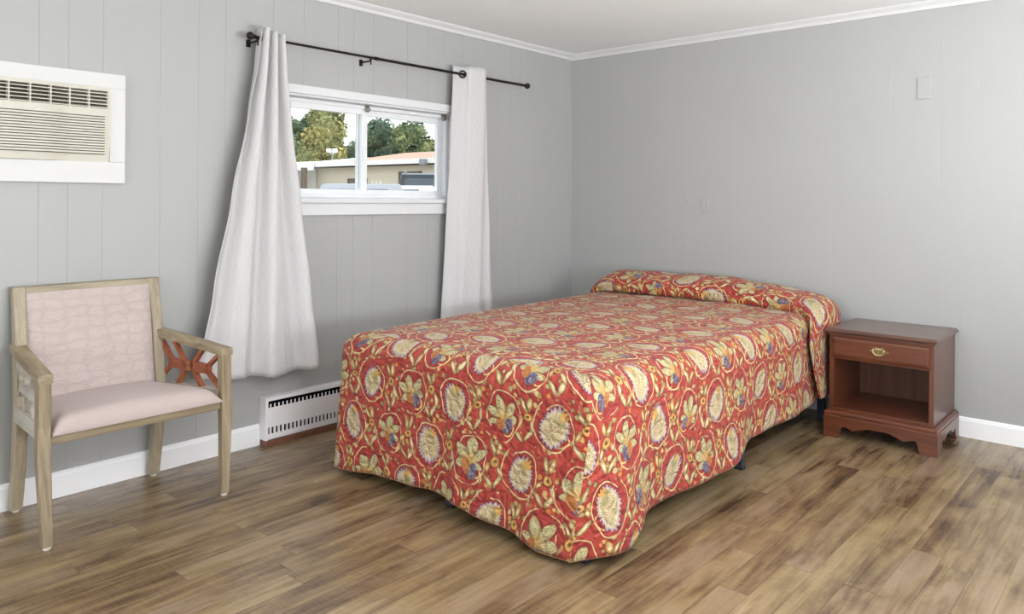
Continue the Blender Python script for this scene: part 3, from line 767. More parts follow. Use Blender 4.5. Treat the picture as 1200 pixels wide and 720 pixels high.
# drawer
bm = bmesh.new()
d0, d1, dz0, dz1 = bx0 + 0.016, bx1 - 0.016, 0.426, 0.536
loft(bm, [[(d0 + o, y, dz0 + o), (d1 - o, y, dz0 + o), (d1 - o, y, dz1 - o), (d0 + o, y, dz1 - o)] for o, y in ((0, byf + 0.010), (0, byf - 0.006), (0.004, byf - 0.010), (0.012, byf - 0.012), (0.016, byf - 0.015))])
dr = link_mesh('drawer', bm, 'cherry_x', ns)
dcx, dcz, dy = (d0 + d1) / 2, 0.484, byf - 0.015
bm = bmesh.new(); pts = []
for k in range(64):
    a = 2 * pi * k / 64
    r = 1.0 + 0.16 * cos(6 * a) + 0.10 * cos(10 * a + 0.6)
    pts.append((dcx + 0.040 * r * cos(a), dcz + 0.021 * r * sin(a)))
prism(bm, pts, 1, dy + 0.001, dy - 0.003)
hd = link_mesh('handle_plate', bm, 'brass', ns, dr)
bm = bmesh.new()
for s in (-1, 1): lathe(bm, (dcx + s * 0.026, dy, dcz + 0.006), (0, -1, 0), [(0, 0.006), (0.006, 0.004), (0.010, 0.006), (0.014, 0.005), (0.016, 0.001)], 12)
tube(bm, [(dcx + 0.026 * cos(a), dy - 0.012, dcz + 0.006 - 0.024 * sin(a) ** 0.8 if sin(a) > 0 else dcz + 0.006) for a in [pi * k / 16 for k in range(17)]], [0.0022 + 0.0016 * sin(pi * k / 16) for k in range(17)], 8)
for k in range(3): lathe(bm, (dcx + (k - 1) * 0.010, dy - 0.002, dcz + 0.012), (0, -1, 0), [(0, 0.006), (0.003, 0.004), (0.004, 0.001)], 8)
link_mesh('bail_handle', bm, 'brass_pale', ns, dr, True)
# base moulding and bracket feet
bm = lofted_slab([(0.004, 0.104), (0.004, 0.112), (0.0, 0.116), (0.002, 0.122), (0.002, 0.130), (-0.004, 0.137), (-0.012, 0.142)], NX0, NX1, NYF + 0.008, NYB)
link_mesh('base_moulding', bm, 'cherry_x', ns)
def scallop(L, foot):
    n = 40; top = 0.104; pts = [(0, 0), (foot * 0.92, 0), (foot, 0.012)]
    inner = []
    for k in range(n + 1):
        t = k / n; m = min(t, 1 - t) * 2      # 0 at the foot, 1 in the middle
        z = 0.012 + 0.052 * smooth(-0.01, 0.07, m)
        z -= 0.014 * exp(-((m - 0.36) / 0.12) ** 2)
        z += 0.012 * smooth(0.45, 0.75, m)
        z -= 0.006 * exp(-((m - 0.62) / 0.06) ** 2)
        inner.append((foot + (L - 2 * foot) * t, z))
    pts += inner + [(L - foot * 0.92, 0), (L, 0), (L, top), (0, top)]
    return pts
L = NX1 - NX0 + 0.008; X0 = NX0 - 0.004; Y0 = NYF + 0.004
bm = bmesh.new(); prism(bm, [(X0 + p, q) for p, q in scallop(L, 0.082)], 1, Y0, Y0 + 0.018); link_mesh('front_apron', bm, 'cherry_x', ns)
D = NYB - Y0
for xx in (X0, X0 + L - 0.018):
    bm = bmesh.new(); prism(bm, [(Y0 + 0.018 + p * (D - 0.018) / D, q) for p, q in scallop(D, 0.08)], 0, xx, xx + 0.018); link_mesh('side_apron', bm, 'cherry_y', ns)

# ------------------------------------------------------------------ bed (frame, base, mattress) and bedspread
bed = thing('bed', 'full size bed on a dark metal frame under the red floral bedspread', 'bed', (1.30, -1.30, 0))
bm = bmesh.new()
for xx in (0.655, 1.955): box(bm, (xx - 0.018, -2.50, 0.175), (xx + 0.018, -0.16, 0.20))
for yy in (-2.48, -1.28, -0.18): box(bm, (0.673, yy - 0.018, 0.175), (1.937, yy + 0.018, 0.20))
link_mesh('bed_frame', bm, 'steel_blue', bed)
for xx, yy in ((0.67, -2.505), (1.285, -2.495), (1.965, -2.515), (0.67, -1.28), (1.285, -1.28), (1.960, -1.285), (0.67, -0.20), (1.285, -0.20), (1.955, -0.20)):
    bm = bmesh.new(); box(bm, (xx - 0.019, yy - 0.019, 0.004), (xx + 0.019, yy + 0.019, 0.176), 0.002); lg = link_mesh('leg', bm, 'steel_blue', bed)
    link_mesh('foot_cap', mkbox((xx - 0.021, yy - 0.021, 0.0), (xx + 0.021, yy + 0.021, 0.012), 0.003), 'black_plastic', bed, lg)
link_mesh('box_spring', mkbox((0.66, -2.44, 0.20), (1.95, -0.16, 0.36), 0.02), 'mattress_cloth', bed)
link_mesh('mattress', mkbox((0.67, -2.43, 0.361), (1.94, -0.17, 0.56), 0.05, 4), 'mattress_cloth', bed)

YH, YFT, ZTOP, RR = -0.07, -2.555, 0.628, 0.085
def n2(x, y): return (sin(5.1 * x + 1.3 * sin(3.7 * y)) * cos(4.3 * y + 0.7) + 0.6 * sin(11.3 * x + 2.0 + 2 * sin(6 * y)) * sin(9.1 * y)) / 1.6
def xl(y): return interp([(-2.6, 0.600), (-1.5, 0.53), (-0.1, 0.475)], y)
def xr(y): return interp([(-2.6, 2.020), (-1.0, 2.020), (-0.1, 1.995)], y)
ARC = RR * pi / 2; NA = 8; ND = 26; NDR = NA + ND
hem_right = [(-2.56, 0.032), (-2.47, 0.040), (-2.36, 0.040), (-2.24, 0.082), (-2.15, 0.094), (-1.93, 0.098), (-1.58, 0.106), (-1.3, 0.152), (-0.9, 0.165), (-0.08, 0.162)]
flare_right = [(-2.56, 0.00), (-2.40, 0.040), (-2.30, 0.030), (-2.18, -0.012), (-1.9, 0.012), (-1.55, 0.030), (-1.25, -0.005), (-0.9, 0.012), (-0.4, 0.004), (-0.08, 0.0)]
hem_left = [(-2.56, 0.030), (-0.08, 0.10)]
flare_left = [(-2.56, 0.05), (-2.2, 0.03), (-0.1, 0.0)]
hem_foot = [(0.60, 0.026), (0.94, 0.055), (1.2, 0.072), (1.3, 0.070), (1.39, 0.070), (1.48, 0.066), (1.70, 0.048), (1.85, 0.026), (2.0, 0.028)]
flare_foot = [(0.60, 0.02), (0.75, 0.015), (1.0, 0.015), (1.22, 0.005), (1.32, 0.014), (1.42, 0.040), (1.62, 0.040), (1.76, 0.036), (1.88, 0.050), (2.0, 0.045)]
corner_R = (-0.062, -0.040)     # travel of the seam at the hem, from the upper corner
corner_L = (0.010, -0.030)
def drop(k, hem, flare):
    """k = 0..NDR -> (inset from the edge, height, arc length); negative inset is outward."""
    if k <= NA:
        a = (k / NA) * pi / 2; return RR * (1 - sin(a)), ZTOP - RR * (1 - cos(a)), RR * a
    t = (k - NA) / ND; zz = lerp(ZTOP - RR, hem, t)
    return -flare * (t ** 1.25), zz, ARC + t * (ZTOP - RR - hem)
bm = bmesh.new(); uvl = bm.loops.layers.uv.new('UVMap')
NT_ = 56; NY = 96
VLEN = (YH - (YFT + RR))
def top_z(x, y):
    return 0.010 * n2(x * 1.1, y * 1.1) + 0.012 * sin(pi * clamp((x - 0.5) / 1.5)) 
def panelA(i, j):
    """Top with both side drops; i: left hem -> right hem, j: head -> foot fold."""
    y = lerp(YH, YFT + RR, j / NY); jj = j / NY
    L, R = xl(y), xr(y)
    if i < NDR:                                   # left drop
        k = NDR - i; ins, z, s = drop(k, interp(hem_left, y), interp(flare_left, y))
        x = L + ins; uu = -s
        if k > NA: x += 0.010 * sin(y * 16) * ((k - NA) / ND)
        p = Vector((x, y, z)); uv = (L * 0 + 0.6 + RR + uu, jj * VLEN)
    elif i <= NDR + NT_:
        t = (i - NDR) / NT_; x = lerp(L + RR, R - RR, t); e = min(t, 1 - t) * 1.4
        f = smooth(0, 0.10, e) * smooth(-0.02, 0.12, y - (YFT + RR))
        p = Vector((x, y, ZTOP + top_z(x, y) * f)); uv = (0.6 + RR + t * 1.27, jj * VLEN)
    else:
        k = i - NDR - NT_; fl = interp(flare_right, y); ins, z, s = drop(k, interp(hem_right, y), fl)
        x = R - ins
        if k > NA:
            t = (k - NA) / ND; x += 0.010 * sin(y * 7.3 + 0.8) * t * t + 0.004 * sin(y * 19 + 5 * t) * t
        p = Vector((x, y, z)); uv = (0.6 + RR + 1.27 + s, jj * VLEN)
    return p, uv
def cornerP(k, right=True):
    """Mitred corner seam."""
    hem = 0.026
    if k <= NA:
        a = (k / NA) * pi / 2; i_ = RR * (1 - sin(a)); z = ZTOP - RR * (1 - cos(a))
        o = 0.012 * sin(a)                        # the corner of the mattress is blunt
        return Vector(((xr(YFT) - i_ - o) if right else (xl(YFT) + i_ + o), YFT + i_ + o, z))
    t = (k - NA) / ND; z = lerp(ZTOP - RR, hem, t); c = corner_R if right else corner_L
    f = t ** 1.15; o = 0.012 * (1 - t)
    return Vector(((xr(YFT) - o + c[0] * f) if right else (xl(YFT) + o + c[0] * f), YFT + o + c[1] * f, z))
cache = {}
NC = 5                                           # extra columns from the fold line to the corner seam
def side_close(k, right, m):
    """Columns that bridge the last side row (y = YFT+RR) and the corner seam."""
    i = (NDR + NT_ + k) if right else (NDR - k)
    p, uv = panelA(i, NY); c = cornerP(k, right); t = m / NC
    d = (p - c).length
    q = p.lerp(c, t); return q, (uv[0], VLEN + t * (RR if k <= NA else 0.085 + 0.06 * (k - NA) / ND))
def swap(q): return (q[1], q[0])                  # the print runs across the bed on the top and sides, upright on the foot panel
g = grid_mesh(bm, lambda i, j: panelA(i, j)[0], 2 * NDR + NT_, NY, uvl, lambda i, j: swap(panelA(i, j)[1]))
for right in (True, False):
    grid_mesh(bm, (lambda i, j, r=right: side_close(i, r, j)[0]), NDR, NC, uvl, (lambda i, j, r=right: swap(side_close(i, r, j)[1])))
def foot(i, k):
    """Foot drop; i: left seam -> right seam along the width, k down the drop."""
    t = i / NT_; a, b = cornerP(k, False), cornerP(k, True)
    a0 = panelA(NDR + i, NY)[0]
    x = lerp(a.x, b.x, t); fl = interp(flare_foot, lerp(0.6, 2.0, t)); ins, z, s = drop(k, interp(hem_foot, lerp(0.6, 2.0, t)), fl)
    y = YFT + ins
    if k > NA:
        q = (k - NA) / ND; y -= 0.008 * sin(x * 17 + 1.5) * q * q + 0.004 * sin(x * 31 + 4 * q) * q
    e = min(t, 1 - t); w = smooth(0.0, 0.10, e)
    l = a if t < 0.5 else b
    P = Vector((x, lerp(l.y, y, w), lerp(l.z, z, w)))
    if k == 0: P = a0.lerp(P, 0.0) if w >= 0 else P
    return P, (0.6 + RR + t * 1.27, VLEN + s)
grid_mesh(bm, lambda i, j: foot(i, j)[0], NT_, NDR, uvl, lambda i, j: foot(i, j)[1])
# folded-over pillow tuck: a padded roll across the head whose right end hangs down as a tail
path = [(0.455, 0.30), (0.462, 0.45), (0.475, 0.56), (0.53, 0.628), (0.66, 0.648), (1.0, 0.652), (1.4, 0.650), (1.75, 0.640), (1.90, 0.630), (1.99, 0.612), (2.030, 0.575), (2.040, 0.50), (2.042, 0.40), (2.044, 0.30), (2.046, 0.20)]
# thickness, front y, back y at each path point
thick = [0.012, 0.015, 0.045, 0.085, 0.118, 0.126, 0.122, 0.108, 0.094, 0.074, 0.030, 0.014, 0.012, 0.010, 0.010]
yfr = [-0.36, -0.37, -0.38, -0.40, -0.415, -0.420, -0.420, -0.425, -0.450, -0.520, -0.590, -0.620, -0.590, -0.560, -0.515]
ybk = [-0.08, -0.08, -0.08, -0.08, -0.075, -0.07, -0.07, -0.07, -0.08, -0.10, -0.14, -0.33, -0.36, -0.32, -0.27]
acc = [0.0]
for (xa, za), (xb, zb) in zip(path, path[1:]): acc.append(acc[-1] + sqrt((xb - xa) ** 2 + (zb - za) ** 2))
def cr(vals, s):
    for k in range(len(acc) - 1):
        if s <= acc[k + 1] or k == len(acc) - 2:
            t = (s - acc[k]) / (acc[k + 1] - acc[k]); p0 = vals[max(k - 1, 0)]; p1 = vals[k]; p2 = vals[k + 1]; p3 = vals[min(k + 2, len(vals) - 1)]
            return 0.5 * (2 * p1 + (p2 - p0) * t + (2 * p0 - 5 * p1 + 4 * p2 - p3) * t * t + (3 * p1 - p0 - 3 * p2 + p3) * t ** 3)
NPU, NPV = 120, 40
def tuck(i, j):
    s = acc[-1] * i / NPU; v = j / NPV
    x, z = cr([p[0] for p in path], s), cr([p[1] for p in path], s)
    ds = 0.01; s2 = min(s + ds, acc[-1]); s1 = max(s - ds, 0)
    tx = cr([p[0] for p in path], s2) - cr([p[0] for p in path], s1); tz = cr([p[1] for p in path], s2) - cr([p[1] for p in path], s1)
    l = sqrt(tx * tx + tz * tz); nx, nz = -tz / l, tx / l
    th = max(cr(thick, s), 0.008); ya, yb = cr(yfr, s), cr(ybk, s)
    # closed-front profile: steep rounded front, gentle back
    a = v * pi
    hh = (sin(a) ** 0.62) if v < 0.5 else (sin(a) ** 0.85)
    y = lerp(ya, yb, 0.5 - 0.5 * cos(a)) if v > 0.30 else lerp(ya, yb, 0.5 - 0.5 * cos(a)) - 0.018 * sin(v / 0.30 * pi) * clamp(th / 0.1)
    w = 0.005 * sin(9 * x + 14 * z + 3 * y) * clamp(th / 0.1) + 0.004 * sin(23 * x + 2 + 9 * y) * clamp(th / 0.1)
    p = Vector((x + nx * th * hh, y, z + nz * (th * hh) + w * hh))
    p.x += 0.010 * sin(11 * y + 6 * z) * clamp((0.55 - z) / 0.3) if x > 1.9 else 0
    return p, (0.83 + s, 3.1 + (ya - yb) * 0 + v * 0.46)
grid_mesh(bm, lambda i, j: tuck(i, j)[0], NPU, NPV, uvl, lambda i, j: swap(tuck(i, j)[1]))
bmesh.ops.remove_doubles(bm, verts=bm.verts, dist=2e-4)
bmesh.ops.recalc_face_normals(bm, faces=bm.faces)
for f in bm.faces: f.smooth = True
spread = link_mesh('bedspread', bm, 'spread', smoothed='all')
tag(spread, 'red bedspread with cream flowers and scrolling vines, folded over the pillows on the bed', 'bedspread')
md = spread.modifiers.new('Thick', 'SOLIDIFY'); md.thickness = 0.006; md.offset = 1.0
# bindings: hem edges and the sewn corner seams
bm = bmesh.new()
tube(bm, [panelA(2 * NDR + NT_, j)[0] for j in range(0, NY + 1)] + [side_close(NDR, True, m)[0] for m in range(1, NC + 1)], 0.0045, 6)
tube(bm, [foot(i, NDR)[0] for i in range(NT_ + 1)], 0.0045, 6)
tube(bm, [panelA(0, j)[0] for j in range(0, NY + 1)] + [side_close(NDR, False, m)[0] for m in range(1, NC + 1)], 0.0045, 6)
tube(bm, [tuck(NPU, j)[0] for j in range(NPV + 1)], 0.0045, 6)
link_mesh('hem_binding', bm, 'spread_binding', None, spread, True)
for r in (True, False):
    bm = bmesh.new(); tube(bm, [cornerP(k, r) for k in range(1, NDR + 1)], 0.0042, 6); link_mesh('corner_seam', bm, 'spread_binding', None, spread, True)

# ------------------------------------------------------------------ curtain rod and curtains
RX, RZ = 0.092, 2.043
rod = thing('curtain_rod', 'thin dark bronze curtain rod with round finials above the window', 'curtain rod', (0, -1.69, RZ))
bm = bmesh.new(); tube(bm, [(RX, -2.70, RZ), (RX, -1.955, RZ)], 0.0068); tube(bm, [(RX, -1.965, RZ), (RX, -0.665, RZ)], 0.0085); tube(bm, [(RX, -1.970, RZ), (RX, -1.945, RZ)], 0.0105)
link_mesh('rod', bm, 'bronze', rod, smoothed=True)
for yy, s in ((-2.705, -1), (-0.665, 1)):
    bm = bmesh.new(); lathe(bm, (RX, yy, RZ), (0, s, 0), [(-0.004, 0.010), (0.004, 0.011), (0.008, 0.008), (0.012, 0.012), (0.018, 0.0185), (0.026, 0.021), (0.034, 0.0185), (0.041, 0.011), (0.044, 0.002)], 18)
    link_mesh('finial', bm, 'bronze', rod, smoothed=True)
for yy in (-2.690, -1.995):
    bm = bmesh.new()
    box(bm, (0.0, yy - 0.012, RZ - 0.038), (0.004, yy + 0.012, RZ + 0.000), 0.002)
    tube(bm, [(0.002, yy, RZ - 0.018), (0.05, yy, RZ - 0.018), (RX - 0.012, yy, RZ - 0.018), (RX - 0.002, yy, RZ - 0.016)], 0.005, 8)
    tube(bm, [(RX + 0.012 * cos(a), yy, RZ + 0.012 * sin(a)) for a in [pi + pi * k / 10 for k in range(11)]], 0.004, 8)
    tube(bm, [(RX, yy, RZ - 0.012), (RX, yy, RZ - 0.040)], 0.0042, 8)
    link_mesh('bracket', bm, 'bronze', rod, smoothed=True)

def ring(bm, c, nrm, R, r, n=20, m=8):
    n_ = Vector(nrm).normalized(); a, b = frame_at(n_); c = Vector(c)
    rings = []
    for k in range(n):
        t = 2 * pi * k / n; d = a * cos(t) + b * sin(t)
        rings.append([bm.verts.new(c + d * (R + r * cos(2 * pi * q / m)) + n_ * r * sin(2 * pi * q / m)) for q in range(m)])
    for k in range(n):
        A, B = rings[k], rings[(k + 1) % n]
        for q in range(m): bm.faces.new((A[q], A[(q + 1) % m], B[(q + 1) % m], B[q]))
    bmesh.ops.recalc_face_normals(bm, faces=bm.faces)

def curtain(name, label, P, width, height, NU=110, NV=60, grommets=()):
    bm = bmesh.new(); uvl = bm.loops.layers.uv.new('UVMap')
    grid_mesh(bm, lambda i, j: P(i / NU, j / NV), NU, NV, uvl, lambda i, j: (i / NU * width, (1 - j / NV) * height))
    o = link_mesh(name, bm, 'curtain', smoothed='all')
    md = o.modifiers.new('Thick', 'SOLIDIFY'); md.thickness = 0.0025; md.offset = 0
    tag(o, label, 'curtain')
    for c, n in grommets:
        bm = bmesh.new(); ring(bm, c, n, 0.021, 0.005); link_mesh('grommet', bm, 'bronze', None, o, True)
    return o
# left curtain: tight pleats at the rod, swept out into a wide cone
topL = [(0, -2.690), (0.18, -2.672), (0.36, -2.648), (0.55, -2.622), (0.78, -2.592), (1, -2.566)]
def leftC(u, v):
    zt = 2.100 - 0.03 * u; zb = interp([(0, 0.405), (0.35, 0.385), (0.62, 0.362), (1, 0.366)], u)
    z = lerp(zt, zb, v)
    yt = interp(topL, u); yb = lerp(-3.020, -2.350, u)
    k = interp([(0, 0), (0.1, 0.055), (0.25, 0.195), (0.5, 0.47), (0.75, 0.74), (1, 1.0)], v)
    y = lerp(yt, yb, k)
    n = 3.0
    A = lerp(0.036, 0.030, smooth(0, 0.7, v))
    ph = 2 * pi * (n * u ** 1.0 + 0.08)
    sharp = lerp(1.0, 0.7, v)
    w = cos(ph); w = math.copysign(abs(w) ** sharp, w)
    x = 0.100 + A * w + 0.010 * sin(2 * pi * (5.3 * u + 0.2)) * smooth(0.25, 1, v) + 0.012 * smooth(0.3, 1.0, v)
    y += 0.006 * sin(ph) * (1 - v)
    return (x, y, z)
curtain('curtain', 'wide pale grey curtain swept open at the left of the window, behind the chair', leftC, 1.1, 1.74,
        grommets=[((RX, -2.676, RZ), (0.3, 1, 0)), ((RX, -2.60, RZ), (0.3, 1, 0))])
# right curtain: narrow gathered panel whose lower end drops behind the bed
def rightC(u, v):
    zt = 2.096 - 0.004 * sin(u * 6); zb = 0.33
    z = lerp(zt, zb, v)
    yt = interp([(0, -1.330), (0.42, -1.235), (0.66, -1.100), (0.80, -1.085), (1.0, -1.062)], u)
    yb = interp([(0, -1.430), (0.42, -1.30), (0.66, -1.12), (0.82, -1.06), (1.0, -0.955)], u)
    k = interp([(0, 0), (0.3, 0.22), (0.6, 0.60), (1, 1.0)], v)
    y = lerp(yt, yb, k)
    xt = interp([(0, 0.066), (0.30, 0.080), (0.46, 0.122), (0.64, 0.132), (0.76, 0.070), (0.9, 0.105), (1.0, 0.070)], u)
    xb = interp([(0, 0.070), (0.25, 0.105), (0.46, 0.125), (0.60, 0.135), (0.78, 0.080), (0.9, 0.115), (1.0, 0.085)], u)
    return (lerp(xt, xb, k) + 0.005 * sin(14 * u + 5 * v) * v, y, z)
curtain('curtain', 'narrow pale grey curtain hanging at the right of the window, behind the bed', rightC, 0.8, 1.77,
        grommets=[((RX, -1.272, RZ), (-0.75, 0.66, 0)), ((RX, -1.100, RZ), (0.75, 0.66, 0))])

# ------------------------------------------------------------------ outdoors
CAM = Vector((3.50877, -4.66019, 1.25)); YAW = 0.7235; F = 890.2
FW_ = Vector((-sin(YAW), cos(YAW), 0)); RT_ = Vector((cos(YAW), sin(YAW), 0))
def at(px, D, h=None):                # ground plan position along a sight line, D metres away
    p = CAM + (FW_ + RT_ * ((px - 600) / F)) * D; return Vector((p.x, p.y, 0 if h is None else h))
bm = bmesh.new(); c = at(430, 50); box(bm, (c.x - 90, c.y - 60, -0.35), (-0.16, c.y + 70, -0.15)); link_mesh('ground', bm, 'asphalt', kind='structure')
GZ = -0.15
A, B = at(372, 45.0), at(575, 36.6)
bx = (B - A).normalized(); by = Vector((-bx.y, bx.x, 0)); 
if by.dot(FW_) < 0: by = -by
def Lp(s, d, z): return A + bx * s + by * d + Vector((0, 0, z))
LEN = (B - A).length + 14.0
def hexa(bm, s0, s1, d0, d1, z0, z1):
    vs = [bm.verts.new(Lp(s, d, z)) for z in (z0, z1) for s, d in ((s0, d0), (s1, d0), (s1, d1), (s0, d1))]
    for f in ((3, 2, 1, 0), (4, 5, 6, 7), (0, 1, 5, 4), (1, 2, 6, 5), (2, 3, 7, 6), (3, 0, 4, 7)): bm.faces.new([vs[k] for k in f])
    bmesh.ops.recalc_face_normals(bm, faces=bm.faces)
bld = thing('building', 'low beige building with tan gable roof seen through the right window pane', 'building', tuple(Lp(LEN / 2, 0, GZ)))
bm = bmesh.new(); hexa(bm, 0, LEN, 0, 11, GZ, 3.05); link_mesh('wall', bm, 'stucco', bld)
bm = bmesh.new(); hexa(bm, -0.3, LEN + 0.3, -0.5, -0.3, 3.10, 3.36); link_mesh('fascia', bm, 'fascia', bld)
bm = bmesh.new()
for sx in (1.7,):
    secs = []
    for s in (sx, LEN + 0.3): secs.append([Lp(s, -0.45, 3.30), Lp(s, 5.5, 4.20), Lp(s, 11.5, 3.30), Lp(s, 11.5, 3.12), Lp(s, -0.45, 3.12)])
    loft(bm, secs)
link_mesh('roof', bm, 'roof_tan', bld)
bm = bmesh.new(); loft(bm, [[Lp(s, -0.45, 3.30), Lp(s, 5.5, 4.0), Lp(s, 11.5, 3.30), Lp(s, 11.5, 3.12), Lp(s, -0.45, 3.12)] for s in (-3.5, 1.65)]); link_mesh('white_roof', bm, 'roof_white', bld)
def px_s(px):                          # position along the facade for a sight line
    d = FW_ + RT_ * ((px - 600) / F); n = by; t = (A - CAM).dot(n) / d.dot(n); return (CAM + d * t - A).dot(bx)
def window_on(px0, px1, z0, z1):
    s0, s1 = px_s(px0), px_s(px1); bm = bmesh.new()
    for a, b, c, d in ((s0, s0 + .12, z0, z1), (s1 - .12, s1, z0, z1), (s0, s1, z1 - .14, z1), (s0, s1, z0, z0 + .10)): hexa(bm, a, b, -0.06, 0.02, c, d)
    f = link_mesh('window', bm, 'post_brown', bld); bm = bmesh.new(); hexa(bm, s0 + .1, s1 - .1, -0.02, 0.01, z0 + .08, z1 - .1); link_mesh('pane', bm, 'dark_pane', bld, f)
window_on(467.5, 494, 1.2, 2.72); window_on(408, 430.5, 0.7, 2.40)
for p in (437, 441.5, 446):
    bm = bmesh.new(); s = px_s(p); hexa(bm, s - .07, s + .07, -0.04, 0.01, 1.9, 2.25); link_mesh('meter_box', bm, 'stucco_white', bld)
bm = bmesh.new(); s = px_s(507); hexa(bm, s - .25, s + .1, -0.75, -0.5, 3.02, 3.30); link_mesh('wall_light', bm, 'metal_grey', bld)
# canopy wing on the left
cp = thing('building', 'white flat roofed canopy building seen through the left window pane', 'building', tuple(Lp(-4, -2, GZ)))
bm = bmesh.new(); sC = 0.45
loft(bm, [[Lp(s, -6.2, 2.72), Lp(s, -6.2, 2.86), Lp(s, -0.6, 3.42), Lp(s, -0.6, 2.9)] for s in (-9.0, sC)]); link_mesh('canopy_roof', bm, 'roof_white', cp)
bm = bmesh.new(); hexa(bm, -9.0, -0.2, 0.0, 0.4, GZ, 3.0); link_mesh('wall', bm, 'stucco_white', cp)
dcp = FW_ + RT_ * ((356 - 600) / F); tc = (A - CAM + by * -5.8).dot(by) / dcp.dot(by); sc0 = (CAM + dcp * tc - A).dot(bx)
for so in (0.0, -3.6):
    bm = bmesh.new(); hexa(bm, sc0 + so - 0.11, sc0 + so + 0.11, -5.9, -5.68, GZ, 2.73); link_mesh('post', bm, 'post_brown', cp)
# twin flood light on a pole
fp = at(389, 50.5); fl = thing('flood_light', 'twin flood light on a thin pole above the white canopy roof', 'flood light', (fp.x, fp.y, GZ))
bm = bmesh.new(); tube(bm, [(fp.x, fp.y, GZ), (fp.x, fp.y, 4.45)], [0.09, 0.05], 8); link_mesh('pole', bm, 'metal_grey', fl)
for s in (-1, 1):
    bm = bmesh.new(); q = fp + RT_ * (0.20 * s); tube(bm, [(fp.x, fp.y, 4.2), (q.x, q.y, 4.4)], 0.03, 6)
    loft(bm, [[(q + RT_ * (a * w) - FW_ * dd + Vector((0, 0, 4.45 + b * hgt))) for a, b in ((-1, -1), (1, -1), (1, 1), (-1, 1))] for w, hgt, dd in ((0.10, 0.07, -0.1), (0.17, 0.13, 0.10))])
    link_mesh('lamp_head', bm, 'fascia', fl)

